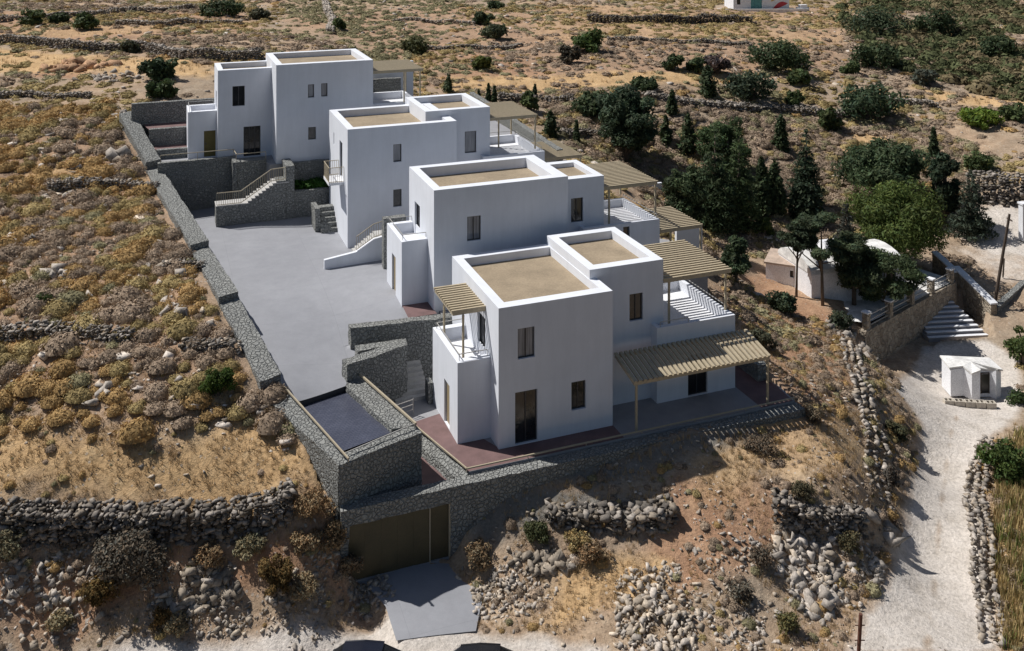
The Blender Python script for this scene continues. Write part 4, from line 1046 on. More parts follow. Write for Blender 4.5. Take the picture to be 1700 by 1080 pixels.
drystone('long stone terrace wall crossing the slope among the dark shrubs', [(1073,168),(1130,176),(1200,184),(1290,186),(1420,198)], 1.0, .6, .5, .15, .14, .36)
drystone('short dark stone line just above the biggest broad dark tree', [(930,228),(980,229),(1026,231)], .8, .6, .45, .15, .1, .3)
drystone('tall stone bank above the gravel yard at the right edge', [(1605,332),(1650,338),(1710,345)], 2.6, .7, .6, .3, .16, .36, ragged=.1)
drystone('faint stone line left of the grey green bush near the top', [(652,38),(720,40),(790,42)], .6, .5, .5)
drystone('stone edge above the red bank behind the third house', [(690,82),(760,80),(830,82),(870,76)], .5, .5, .5, .3, .14, .34)
drystone('heap-like stone line on the hillside near the bright vines', [(1384,196),(1420,190),(1465,170),(1560,180)], .8, .6, .5, .2, .16, .4)

def pile(name, label, px, py, rx, ry, n, s, h, warm=.4, lo=.22, hi=.5, cat='rock pile', tint=None):
    x, y, z = ground(px, py); pos = []; sc = []; s = s*.52; n = int(n*1.5); h = h*.6; lo, hi = lo*.85, hi*.88
    for i in range(n):
        a = R.uniform(0, 2*pi); r = sqrt(R.random()); q = s*R.choice((.3, .4, .5, .6, .8, 1, 1.3, 1.9))*R.uniform(.8, 1.2)
        r *= .6+.8*float(vnoise(np.array([3+1.7*cos(a)+px*.1]), np.array([3+1.7*sin(a)+py*.1]))[0])
        if float(vnoise(np.array([(x+rx*r*cos(a))*1.6]), np.array([(y+ry*r*sin(a))*1.6]))[0]) < .02: continue
        pos.append((x+rx*r*cos(a), y+ry*r*sin(a), h*(1-r)*R.random()*.9+q*.02)); sc.append((q*1.2, q, q))
    pos = np.array(pos); pos[:, 2] += terrain_z(pos[:, 0], pos[:, 1]); n = len(pos)
    c = stone_cols(n, warm, lo, hi)
    if tint is not None: c = c*np.array(tint)
    return tag(build_scatter(name, scatter(ROCKS, pos, np.array(sc), c, .7), M['rock'], (x, y, z)), label, cat if name != 'rubble' else 'rubble', None, 'stuff' if name == 'rubble' else None)
pile('rock_pile', 'large heap of pale broken stones above the bottom right of the driveway', 1090, 1030, 2.0, 2.4, 560, .36, .6, .6, .34, .66)
pile('rock_pile', 'pale rubble spilling along the right side of the driveway', 835, 985, 1.6, 1.1, 330, .28, .3, .55, .32, .62)
pile('rock_pile', 'small rubble spill along the left side of the driveway', 618, 1002, .9, 1.0, 170, .27, .3, .4, .28, .55)
pile('rock_pile', 'rubble and boulders at the lower left corner below the field wall', 85, 985, 1.9, 1.2, 240, .38, .25, .45, .28, .6)
pile('rock_pile', 'heap of orange stone slabs in the dry grass left of the two dark bushes', 128, 112, 3.6, 2.6, 60, 1.5, .5, 1, .3, .5, tint=(1.15, .85, .65))
pile('rubble', 'scattered pale rocks beside the orange slabs', 190, 128, 3.0, 2.2, 60, .9, .3, .3, .25, .5)
pile('rubble', 'pale stones beside the tumbled wall end', 355, 1010, 1.4, .9, 150, .32, .3, .5, .3, .58)
pile('rubble', 'rubble scattered uphill of the garage left corner', 545, 930, 1.4, 1.0, 220, .26, .15, .45, .26, .52)
pile('rock_outcrop', 'big weathered grey and white outcrop on the bank left of the dirt road', 1352, 962, 1.6, 1.7, 220, .62, .3, .2, .34, .64, 'outcrop')
pile('rock_outcrop', 'pale outcrop below the dark wall on the knoll', 1425, 930, 1.5, 1.1, 120, .5, .22, .15, .32, .6, 'outcrop')
pile('rock_outcrop', 'rounded grey outcrop at the right end of the dark wall on the knoll', 1462, 868, .6, .6, 14, 1.2, .5, .05, .28, .5, 'outcrop')
pile('rock_outcrop', 'orange brown rock ledge on the mound right of the garage', 905, 938, 1.4, .45, 70, .62, .3, .9, .26, .46, 'outcrop')
pile('rock_outcrop', 'orange brown rock ledge below the grey twiggy bush', 335, 975, 1.5, .6, 90, .62, .35, .8, .24, .44, 'outcrop')
pile('rock_outcrop', 'pale flat outcrop under the round green bush', 290, 648, .9, .5, 9, 1.0, .2, .05, .4, .6, 'outcrop')
pile('rock_outcrop', 'dark grey outcrop beside the topmost boundary wall', 205, 268, 1.3, .9, 12, 1.6, .5, .1, .2, .42, 'outcrop')
pile('rock_outcrop', 'pale rock at the top end of the boundary wall', 205, 196, 1.2, .8, 14, 1.3, .4, .05, .34, .55, 'outcrop')
pile('rock_outcrop', 'white flat rock in the scrub at far left', 92, 452, .9, .7, 7, 1.3, .2, .05, .42, .6, 'outcrop')
pile('rock_outcrop', 'group of white rocks left of the middle boundary wall', 288, 515, 1.0, .7, 9, .9, .2, .05, .42, .6, 'outcrop')
pile('rock_outcrop', 'white rocks in the scrub near the upper left slope', 40, 395, 1.6, .7, 18, .8, .2, .05, .4, .6, 'outcrop')
pile('rock_outcrop', 'two white rocks in low scrub left of the round green bush', 180, 645, .6, .4, 5, .9, .2, .05, .45, .62, 'outcrop')
pile('rock_pile', 'pale rubble strip beside the white church', 1295, 402, 1.6, 1.8, 70, .6, .3, .05, .5, .75)
pile('rubble', 'rocks along the slope right of the nearest house', 1405, 560, 1.6, 2.6, 60, .7, .3, .3, .25, .5)
pile('rock_pile', 'grey rubble behind the second house\'s lower pergola', 1195, 380, 2.0, 2.2, 90, .6, .3, .1, .25, .5)

pile('rubble', 'broken stones strewn below the tall rust brown bush', 480, 1000, 1.5, .9, 150, .3, .15, .45, .28, .56)
pile('rubble', 'stones strewn between the grey twiggy bush and the round rust one', 285, 1000, 1.3, .9, 130, .32, .15, .5, .28, .56)
pile('rubble', 'pale stones on the slope between the big heap and the grey outcrop', 1225, 1035, 1.6, 1.4, 170, .28, .12, .4, .3, .6)
pile('rubble', 'stony scatter on the red soil left of the dark knoll wall', 1215, 905, 1.6, 1.6, 140, .26, .1, .4, .28, .56)
# ------------------------------------------------------------------ plants
def leaf_cloud(P, Nrm, size, col, aspect=.55):
    """one small leaf-spray quad per point"""
    n = len(P); r = NR.normal(size=(n, 3)); Nn = Nrm+.75*r; Nn /= np.linalg.norm(Nn, axis=1)[:, None]+1e-9
    a = np.cross(Nn, NR.normal(size=(n, 3))); a /= np.linalg.norm(a, axis=1)[:, None]+1e-9; b = np.cross(Nn, a)
    s = (size*(.55+.9*NR.random(n)))[:, None] if np.isscalar(size) else (size*(.55+.9*NR.random(n)))[:, None]
    a = a*s; b = b*s*aspect
    V = np.stack([P-a, P-b*.9, P+a, P+b], 1).reshape(-1, 3); F = np.arange(4*n).reshape(n, 4)
    return V, F, np.repeat(col, 4, 0)
def clump_leaves(cl, n, size, base, squash=.8, var=.3, inner=.5, up=0.0, aspect=.5):
    """cl: (k,4) clump centres and radii"""
    cl = np.asarray(cl, float); k = len(cl)
    w = cl[:, 3]**2; cnt = np.maximum(8, (n*w/w.sum()).astype(int)); idx = np.repeat(np.arange(k), cnt); m = len(idx)
    d = NR.normal(size=(m, 3)); d /= np.linalg.norm(d, axis=1)[:, None]
    rad = inner+(1-inner)*NR.random(m)**.6
    lump = .75+.5*vnoise(d[:, 0]*2.2+idx*3.7, d[:, 1]*2.2, d[:, 2]*2.2)
    P = cl[idx, :3]+d*(cl[idx, 3]*rad*lump)[:, None]*np.array([1, 1, squash])
    cv = (1-var)+2*var*NR.random(k)
    col = np.array(base)[None]*(cv[idx]*(.8+.4*NR.random(m)))[:, None]
    col = col*(1+(NR.random((m, 1))-.5)*np.array([[.3, 0, -.2]]))
    return leaf_cloud(P, d+np.array([0, 0, up]), size, np.clip(col, .004, 1), aspect)
GRN_D = (.062, .088, .040); GRN_P = (.084, .112, .046); GRN_B = (.080, .125, .030); GRN_M = (.090, .122, .046); OLV = (.075, .080, .035)
def plant_root(name, label, cat, px, py, group=None):
    x, y, z = ground(px, py); z = z_at(x, y)
    return thing(name, label, cat, (x, y, z-.05), group), y/FP
def put(root, name, arr, mat='leaf'):
    V, F, C = arr
    return link(name, np_mesh(name, V, F, C), M[mat], root)
def trunk_mesh(root, pts, rad, limbs=()):
    m = MB(); o = ORG[root]
    A = lambda p: (p[0]+o[0], p[1]+o[1], p[2]+o[2])
    m.tube([A(p) for p in pts], rad, 8)
    for l, r in limbs: m.tube([A(p) for p in l], r, 6)
    m.build('trunk', M['bark'], root, smooth=True)
def cypress(label, px, py, hpx, wpx, base=GRN_D, n=2600, group=None, name='cypress', shape=.5):
    root, k = plant_root(name, label, 'cypress', px, py, group); H = hpx*k; W = wpx*k/2
    trunk_mesh(root, [(0, 0, -.2), (0, 0, H*.5), (.05, 0, H*.85)], [max(.05, H*.018), max(.03, H*.012), .02])
    t = (np.arange(46)+NR.random(46))/46; prof = np.minimum(1, t/.12)**.7*(1-t)**shape*1.35*(.8+.4*NR.random(46))
    a = NR.random(46)*2*pi; q = W*.5*prof
    cl = np.stack([q*np.cos(a), q*np.sin(a), H*(.03+.95*t), np.maximum(W*.62*prof, .05)], 1)
    put(root, 'crown', clump_leaves(cl, n, max(.05, .075*min(H, 3)), base, 1.5, .3, .3, .7))
def conifer(label, px, py, hpx, wpx, base=GRN_D, n=5200, name='conifer', airy=0):
    root, k = plant_root(name, label, 'conifer', px, py); H = hpx*k; W = wpx*k/2
    trunk_mesh(root, [(0, 0, -.2), (.03, .02, H*.5), (.05, 0, H*.95)], [H*.028, H*.018, .02])
    cl = []; lv = 13
    for i in range(lv):
        t = (i+.5)/lv; z = H*(.10+.88*t); rr = W*(1-t)**.75*R.uniform(.8, 1.12)+.06; m = max(3, int(8*(1-t))+2)
        for j in range(m):
            a = 2*pi*(j+R.random()*.7)/m
            for f in (.35, .75): cl.append((rr*f*cos(a), rr*f*sin(a), z-rr*.18*f+R.uniform(-.1, .1), rr*(.36 if not airy else .24)+.06))
    put(root, 'crown', clump_leaves(cl, int(n*1.2), .18, base, .5, .36, .25, .3, .28))
def pine(label, px, py, hpx, wpx, base=GRN_P, n=9000, crown=(.35, 1.0), name='pine_tree', cat='pine', dense=1.0, lean=0, leaf=.17, nc=46, flatc=.62, cr=1.0, tk=1.0):
    root, k = plant_root(name, label, cat, px, py); H = hpx*k; W = wpx*k/2
    z0, z1 = H*crown[0], H*crown[1]; zc = (z0+z1)/2; hz_ = (z1-z0)/2
    cl = []
    for i in range(nc):
        d = np.array([R.gauss(0, 1) for _ in range(3)]); d /= np.linalg.norm(d); f = R.uniform(.45, .95)
        r = W*R.uniform(.16, .36)*cr
        cl.append((lean*H+d[0]*W*f*.82, d[1]*W*f*.82, zc+d[2]*hz_*f*.85-(.15*hz_ if abs(d[2]) < .3 else 0), r))
    limbs = []
    for c in R.sample(cl, min(len(cl), 9)):
        st_ = (lean*H*.5, 0, z0*R.uniform(.75, 1.15)); mid = ((st_[0]+c[0])/2+R.uniform(-.2, .2), (st_[1]+c[1])/2, (st_[2]+c[2])/2-.1)
        limbs.append(([st_, mid, c[:3]], [H*.014*tk, H*.010*tk, H*.005*tk]))
    trunk_mesh(root, [(0, 0, -.3), (lean*H*.25, .05, H*.25), (lean*H*.5, 0, max(z0, H*.4)), (lean*H*.8, 0, H*.75)], [H*.034*tk, H*.028*tk, H*.022*tk, H*.01*tk], limbs)
    put(root, 'crown', clump_leaves(cl, int(n*1.25), leaf*1.2, base, flatc, .38, .35, .45, .3))
def bush(label, px, py, hpx, wpx, base=GRN_M, n=1500, name='bush', leaf=.10, cat='bush', group=None, mat='leaf', nc=16, twigs=0):
    root, k = plant_root(name, label, cat, px, py, group); H = hpx*k; W = wpx*k/2
    cl = [(0, 0, H*.42, W*.55)]
    for i in range(nc):
        a = R.uniform(0, 2*pi); f = sqrt(R.random())*.72; z = H*R.uniform(.18, .74)*sqrt(max(.1, 1-f*f*.8))
        cl.append((W*f*cos(a), W*f*sin(a)*.9, z, min(W, H)*R.uniform(.24, .44)))
    m = MB(); o = ORG[root]
    for c in cl[1:7]: m.tube([(o[0], o[1], o[2]-.1), (o[0]+c[0]*.5, o[1]+c[1]*.5, o[2]+c[2]*.6), (o[0]+c[0], o[1]+c[1], o[2]+c[2])], [.05*H+.01, .03*H+.008, .01])
    m.build('stem', M['bark'], root)
    put(root, 'foliage', clump_leaves(cl, n, leaf, base, .8, .28, .4, .4), mat)

# trees of the valley on the right
pine('biggest broad dark tree, standing alone in the valley behind the second house', 1040, 270, 134, 122, (0.057, 0.085, 0.046), 13000, (.10, 1), 'broad_tree', 'tree', 1, 0, .2, 60, .8)
pine('dark dense tree at the left side of the conifer grove behind the upper pergola', 1140, 384, 128, 90, GRN_D, 6500, (.05, 1), 'grove_tree', 'tree', 1, 0, .16, 44, .9)
conifer('tall dark conifer in the middle of the grove behind the second house', 1186, 388, 182, 92, (0.057, 0.085, 0.039), 9000)
conifer('dark conifer at the right side of the grove, with a pointed lighter top', 1226, 384, 172, 84, (0.060, 0.088, 0.035), 7000)
pine('layered mid green tree at the back of the grove', 1208, 300, 112, 116, (0.064, 0.098, 0.039), 6500, (.1, 1), 'grove_tree', 'tree', 1, 0, .17, 44, .7)
cypress('left cypress of the slim pair right of the grove', 1265, 362, 104, 26)
cypress('right cypress of the slim pair right of the grove', 1287, 358, 92, 28, GRN_D)
conifer('tall pointed conifer standing alone behind the small white outbuilding', 1338, 344, 136, 62, (0.046, 0.071, 0.039), 5200)
cypress('short stout cypress in front of the tall pointed conifer', 1336, 368, 62, 46, (0.039, 0.057, 0.032), 2600, shape=.3)
cypress('narrow dark cypress on the slope above the slim pair', 1296, 252, 64, 22, GRN_D, 1500)
pine('wide dark evergreen spreading behind the bright green pine', 1475, 345, 112, 176, (0.067, 0.099, 0.046), 14000, (.25, 1), 'evergreen_tree', 'tree', 1, 0, .2, 60, .7)
pine('tall dark rounded tree right of the wide dark evergreen', 1568, 372, 128, 66, (0.042, 0.064, 0.035), 5500, (.08, 1), 'evergreen_tree', 'tree', 1, 0, .18, 40, 1.0)
pine('big bright green pine leaning over the church roof', 1488, 450, 150, 178, (0.092, 0.125, 0.032), 22000, (.22, 1.0), 'pine_tree', 'pine', 1, 0, .14, 95, .8)
pine('dark spreading pine in the churchyard below the bright green one', 1468, 530, 122, 168, (0.074, 0.103, 0.046), 13000, (.28, 1), 'pine_tree', 'pine', 1, .0, .13, 46, .5, .8, .6)
pine('thin trunked dark pine in front of the church, its crown in flat layers', 1366, 507, 166, 142, (0.064, 0.088, 0.046), 8000, (.40, .98), 'pine_tree', 'pine', 1, -.02, .13, 26, .45, .72, .55)
pine('bare stemmed slender pine at the left corner of the church', 1322, 492, 142, 86, (0.053, 0.074, 0.039), 3200, (.52, 1), 'pine_tree', 'pine', 1, .03, .13, 15, .45, .75, .5)
pine('feathery dark pine standing between the thin trunked pine and the churchyard fence', 1418, 512, 130, 104, (0.070, 0.094, 0.047), 8000, (.25, 1), 'pine_tree', 'pine', 1, .01, .13, 34, .55)
conifer('feathery grey conifer rising over the church roof', 1405, 430, 96, 56, (0.073, 0.078, 0.065), 2600, 'conifer', 1)
conifer('airy dark fir beside the gravel yard at right', 1612, 392, 114, 78, (0.060, 0.078, 0.053), 4200, 'conifer', 1)
bush('bright green young pine left of the slim cypress pair', 1268, 392, 44, 40, (0.085, 0.115, 0.030), 1800, 'bush', .10)
pine('small dark tree touching the upper pergola of the nearest house', 1222, 470, 80, 62, (0.057, 0.085, 0.042), 4200, (.12, 1), 'small_tree', 'tree', 1, 0, .13, 30, .8)
bush('dark rounded bush left of the churchyard wall', 1300, 520, 52, 56, (0.060, 0.085, 0.046), 2600, 'bush', .11)
bush('grey green bush at the corner of the nearest house\'s upper terrace', 1268, 580, 46, 52, (0.083, 0.085, 0.053), 1700, 'bush', .09)
bush('small dark bush below the churchyard fence', 1395, 545, 36, 44, (0.063, 0.081, 0.050), 1300, 'bush', .10)
cypress('dead straight cypress spike above the right end of the wide dark evergreen', 1550, 262, 52, 12, GRN_D, 900)
bush('dark bush on the slope above the gravel yard', 1625, 282, 38, 54, GRN_M, 1800, 'bush', .16)
bush('leafy bright green bush at the right edge beside the church steps', 1702, 606, 86, 66, (0.070, 0.100, 0.028), 2400, 'bush', .12)
bush('low green bush right of the little white shrine', 1690, 668, 26, 44, (0.059, 0.088, 0.031), 900, 'bush', .09)
bush('bright green leafy bush inside the right hand field wall', 1672, 800, 86, 96, (0.075, 0.115, 0.030), 4200, 'bush', .10)
# far shrubs, front to back
FAR = [
 ('small dark juniper behind the second pergola roofs', 880, 184, 42, 30, GRN_M), ('dense dark shrub mass at the left end of the valley wall', 985, 186, 40, 84, GRN_D),
 ('low dark shrub right of the dense shrub mass', 1075, 150, 26, 60, GRN_D),
 ('dark shrub left of the purple bare bush', 1118, 116, 34, 38, GRN_D), ('purple grey bare bush between dark shrubs', 1192, 122, 40, 54, (0.130, 0.100, 0.095)),
 ('dark shrub directly right of the one beside the terrace path', 1155, 120, 36, 40, GRN_D),
 ('biggest dark shrub clump below the terraced pale field', 1285, 112, 54, 136, GRN_D), ('wide dark shrub below the biggest clump', 1250, 166, 56, 100, (0.063, 0.085, 0.050)),
 ('round green shrub right of the wide dark shrub', 1325, 140, 32, 40, GRN_M), ('small green shrub at the end of the long terrace wall', 1317, 174, 30, 36, GRN_M),
 ('broad dark green shrub on the grey slope at right', 1446, 198, 68, 122, (0.053, 0.081, 0.042)), ('yellow green upright shrub below the broad dark one', 1375, 216, 46, 46, (0.065, 0.085, 0.031)),
 ('dark shrub at the foot of the scrubby hill', 1450, 108, 50, 92, GRN_D), ('small dark shrub left of the foot of the scrubby hill', 1412, 122, 24, 36, GRN_M),
 ('very dark shrub mass on the hilltop right of the far house', 1450, 58, 54, 130, (0.053, 0.074, 0.039)), ('taller dark shrub right of the hilltop mass', 1555, 58, 60, 84, GRN_D),
 ('isolated dark shrub at the right edge of the scrubby hill', 1655, 96, 46, 70, GRN_D), ('grey green shrub on the hill beside the vines', 1535, 140, 36, 46, (0.106, 0.116, 0.088)),
 ('bright yellow green vines on the slope at right', 1625, 208, 34, 78, (0.130, 0.190, 0.030)), ('dark green shrub right of the bright vines', 1684, 200, 34, 48, GRN_M),
 ('tall bright green fig bush at the edge of the pale terrace', 975, 88, 56, 58, (0.075, 0.120, 0.035)), ('dark round bush near the top, above the red bank', 803, 40, 27, 36, GRN_D),
 ('grey green spreading bush near the top, above the red bank', 822, 62, 27, 58, (0.088, 0.106, 0.059)), ('olive bush with yellowish leaves above the third house', 690, 88, 30, 60, (0.095, 0.100, 0.040)),
 ('yellow green low bush on the red bank', 800, 116, 32, 36, (0.110, 0.130, 0.035)), ('dark bush on the top edge above the red bank', 822, 14, 18, 34, GRN_D),
 ('bigger of the two dark bushes in the gold grass left of the farthest house', 260, 132, 48, 66, (0.046, 0.071, 0.032)), ('lower of the two dark bushes left of the farthest house', 270, 162, 38, 54, (0.067, 0.099, 0.039)),
 ('wide dark bush on the top edge at left', 370, 26, 30, 92, GRN_D), ('dark bush at the top left corner', 55, 40, 32, 44, GRN_M), ('dark bush on the upper left terrace line', 142, 48, 32, 48, GRN_M),
 ('small dark bush between the upper left terrace bushes', 100, 36, 18, 40, GRN_D), ('olive bush behind the long wall at upper left', 212, 88, 30, 38, (0.083, 0.088, 0.047)), ('small dark bush right of the straight uphill stone line', 562, 48, 22, 26, GRN_M),
 ('brown grey bush below the tall bright green fig', 945, 104, 36, 44, (0.100, 0.085, 0.060)), ('low grey bush on the terrace above the farthest house', 430, 30, 20, 36, (0.106, 0.106, 0.065))]
for lab, px, py, hh, ww, c in FAR: bush(lab, px, py, hh, ww, c, int(700+ww*14), 'shrub', .24, 'shrub')
for lab, px, py, hh, ww in (('pointed cypress between the dark shrubs and the long terrace wall', 1175, 160, 52, 28), ('thin cypress at the left end of the long terrace wall', 1116, 190, 42, 16), ('dark cypress left of the layered grove tree', 1143, 256, 70, 26),
    ('first of the thin cypress seedlings behind the third house', 795, 170, 24, 6), ('second and tallest of the thin cypress seedlings behind the third house', 811, 168, 31, 7), ('third of the thin cypress seedlings behind the third house', 821, 172, 32, 8),
    ('small dark cypress behind the roof of the third house', 744, 152, 30, 14), ('thin cypress near the small dark juniper', 888, 166, 28, 8), ('small cypress left of the short dark stone line', 914, 226, 44, 20), ('thin cypress on the short dark stone line', 957, 240, 42, 9), ('slim cypress at the right edge of the biggest broad tree', 1105, 240, 50, 16)):
    cypress(lab, px, py, hh, ww, GRN_D, 900, 'cypresses in the valley')
# near bushes
bush('round bright green bush on the slope left of the boundary wall', 362, 655, 56, 56, (.065, .105, .020), 3800, 'bush', .06)
bush('small bright green bush at the far left of the scrub slope', 70, 506, 28, 36, (.07, .10, .03), 1200, 'bush', .06)
bush('large grey twiggy bush below the field wall', 215, 965, 108, 130, (.145, .125, .098), 6500, 'bush', .075, mat='scrub', nc=26)
bush('tall rust brown bush left of the garage', 456, 985, 82, 62, (.155, .105, .045), 3200, 'bush', .06, mat='scrub')
bush('wide rust brown bush beside the grey twiggy one', 165, 1000, 58, 70, (.14, .095, .04), 2600, 'bush', .06, mat='scrub')
bush('small rust brown round bush above the pale track', 266, 1036, 36, 38, (.16, .10, .04), 1300, 'bush', .05, mat='scrub')
bush('pale straw bush at the foot of the tumbled wall', 412, 918, 42, 62, (.24, .21, .13), 1800, 'bush', .06, mat='scrub')
bush('straw coloured bush at the lower left edge of the field wall', 14, 925, 52, 66, (.20, .18, .115), 2000, 'bush', .06, mat='scrub')
bush('green bush on the mound right of the garage', 893, 895, 44, 58, (.075, .085, .035), 2000, 'bush', .06)
bush('brown cushion bush just below the right end of the rail', 1262, 750, 32, 66, (.165, .13, .095), 1800, 'bush', .055, mat='scrub')
bush('dark olive bush alone on the plateau above the dark wall', 1332, 822, 28, 46, (.09, .08, .05), 1400, 'bush', .055, mat='scrub')
bush('brown bush near the right end of the rail', 1352, 700, 36, 46, (.15, .12, .085), 1400, 'bush', .055, mat='scrub')
bush('dark green bush overhanging the dirt road', 1488, 730, 52, 42, (.085, .085, .045), 1800, 'bush', .07)
bush('grey brown bush hanging over the road bank', 1478, 810, 50, 36, (.14, .12, .10), 1500, 'bush', .06, mat='scrub')
bush('straw tinted bush under the pale outcrop by the road', 1305, 1048, 40, 54, (.15, .135, .06), 1500, 'bush', .055, mat='scrub')
bush('olive bush below the dark wall on the knoll', 1412, 912, 40, 50, (.12, .105, .06), 1500, 'bush', .055, mat='scrub')
bush('reddish bush on the slope under the dark wall', 1260, 935, 34, 52, (.15, .12, .09), 1300, 'bush', .055, mat='scrub')
bush('grey bush beside the brown one on the lower right bank', 1225, 995, 36, 54, (.15, .13, .10), 1400, 'bush', .055, mat='scrub')

for lab, px, py, hh, ww, c in (('dry brown thorny bush at the upper left corner of the garage wall', 520, 845, 40, 74, (.27,.185,.105)), ('dry brown bush against the left side of the garage', 556, 905, 58, 60, (.25,.175,.10)),
    ('dry tan bush between the tumbled wall and the garage', 508, 915, 44, 60, (.30,.215,.125)), ('low dry bush left of the driveway top', 578, 955, 46, 54, (.24,.175,.11)), ('straw bush on the bank below the tall rust brown bush', 505, 985, 34, 56, (.30,.23,.14)),
    ('low straw bush above the pale track at lower left', 290, 1040, 26, 70, (.34,.27,.16)), ('straw bush below the wide rust brown bush', 100, 1040, 26, 52, (.33,.27,.16)), ('dry brown bush under the middle of the golden field wall', 345, 935, 36, 64, (.29,.20,.115)),
    ('dry bush right of the driveway beside the garage', 792, 935, 48, 56, (.26,.19,.115)), ('dry red brown bush on the mound below the rock face', 985, 925, 34, 60, (.28,.19,.11)), ('dry golden bush beside the orange brown ledge', 960, 905, 30, 52, (.33,.25,.12))):
    bush(lab, px, py, hh, ww, c, 2200, 'bush', .055, mat='scrub')

# planter greenery
u0, u1, v0, v1, zp = PLANTER
k = 26; q = NR.random((k, 2)); cl = []
for a, b_ in q:
    p = F1.P(u0+.2+(u1-u0-.4)*a, v0+.2+(v1-v0-.4)*b_, zp+.12); o = ORG[PLANTER_ROOT]; cl.append((p[0]-o[0], p[1]-o[1], p[2]-o[2], .42))
put(PLANTER_ROOT, 'plants', clump_leaves(cl, 3200, .11, (.045, .115, .018), .8, .25, .3, .7))
# ------------------------------------------------------------------ ground cover
def cushion(seed, n, leaf):
    """low rounded scrub cushion: twig-tip sprays over a lumpy dome"""
    g = np.random.default_rng(seed)
    a = g.random(n)*2*pi; z = g.random(n)**.8; q = np.sqrt(np.maximum(0, 1-z*z))
    d = np.stack([q*np.cos(a), q*np.sin(a), z], 1)
    lum = .72+.5*vnoise(d[:, 0]*2.4+seed*5.1, d[:, 1]*2.4, d[:, 2]*2.4)
    P = d*(lum*(.86+.2*g.random(n)))[:, None]*np.array([.5, .5, .36])
    r = g.normal(size=(n, 3)); Nn = d+.42*r; Nn /= np.linalg.norm(Nn, axis=1)[:, None]
    t = np.cross(Nn, g.normal(size=(n, 3))); t /= np.linalg.norm(t, axis=1)[:, None]; b = np.cross(Nn, t)
    s = (leaf*(.6+.8*g.random(n)))[:, None]
    V = np.stack([P-t*s, P+b*s*.8, P+t*s], 1).reshape(-1, 3); c = np.repeat(.72+.56*g.random(n), 3)
    F = np.arange(3*n).reshape(n, 3)
    # shaded core so the ground does not show through
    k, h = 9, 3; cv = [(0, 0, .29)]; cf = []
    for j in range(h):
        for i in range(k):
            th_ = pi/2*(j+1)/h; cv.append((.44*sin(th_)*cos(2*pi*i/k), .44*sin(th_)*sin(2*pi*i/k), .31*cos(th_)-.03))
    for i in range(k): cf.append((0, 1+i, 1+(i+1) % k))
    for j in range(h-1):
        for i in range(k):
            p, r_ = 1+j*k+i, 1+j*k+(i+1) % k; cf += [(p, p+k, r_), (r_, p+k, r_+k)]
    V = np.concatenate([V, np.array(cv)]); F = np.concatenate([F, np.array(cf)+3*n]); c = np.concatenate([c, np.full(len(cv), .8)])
    return V, F, c
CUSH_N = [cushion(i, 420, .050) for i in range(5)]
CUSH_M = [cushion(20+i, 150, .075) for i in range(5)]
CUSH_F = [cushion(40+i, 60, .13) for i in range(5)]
KINDS = [('rust brown', (.44, .295, .135)), ('olive brown', (.385, .30, .145)), ('grey brown', (.37, .285, .21)), ('grey green', (.31, .28, .165))]
def site_mask(x, y):
    """True where the estate, roads or buildings stand"""
    r = soft(x, y, ROADP, .5) > .4
    r |= inpoly(x, y, DRIVE)
    for poly, lv in FOOT: r |= (inpoly(x, y, poly) | (distpoly(x, y, poly) < .35))
    for (p, zp), (q, zq) in WALLTOPS:
        dx, dy = q[0]-p[0], q[1]-p[1]; L = sqrt(dx*dx+dy*dy); t = ((x-p[0])*dx+(y-p[1])*dy)/(L*L); s = ((x-p[0])*dy-(y-p[1])*dx)/L
        r |= (t > -.03) & (t < 1.03) & (np.abs(s) < 1.45)
    for q in CLEAR: r |= np.hypot(x-q[0], y-q[1]) < q[2]
    return r
CLEAR = []
for px, py, rr in ((1350, 480, 6.0), (1615, 660, 3.2), (1600, 545, 5.0), (1530, 540, 3), (1265, 10, 7.5), (1660, 480, 2.0), (1640, 400, 4.5), (1690, 370, 5)):
    x, y, z = ground(px, py); CLEAR.append((x, y, rr))
def sample(n, x0, x1, y0, y1, poly=None):
    x = x0+(x1-x0)*NR.random(n); y = y0+(y1-y0)*NR.random(n)
    k = (np.abs(x) < .62*y) & ~site_mask(x, y)
    if poly is not None: k &= inpoly(x, y, poly)
    return x[k], y[k]
SLOPE = gpoly([(-80,180),(185,178),(262,290),(330,415),(400,560),(455,660),(500,745),(420,720),(250,735),(-80,715)])
def thin(x, y, rad):
    """drop points closer than their radius to one already kept"""
    cell = {}; keep = []
    for i in range(len(x)):
        c = (int(x[i]//.9), int(y[i]//.9)); ok = True
        for a in (-1, 0, 1):
            for b in (-1, 0, 1):
                for j in cell.get((c[0]+a, c[1]+b), ()):
                    if (x[i]-x[j])**2+(y[i]-y[j])**2 < (.56*max(rad[i], rad[j]))**2: ok = False; break
                if not ok: break
            if not ok: break
        if ok: keep.append(i); cell.setdefault(c, []).append(i)
    return np.array(keep, int)
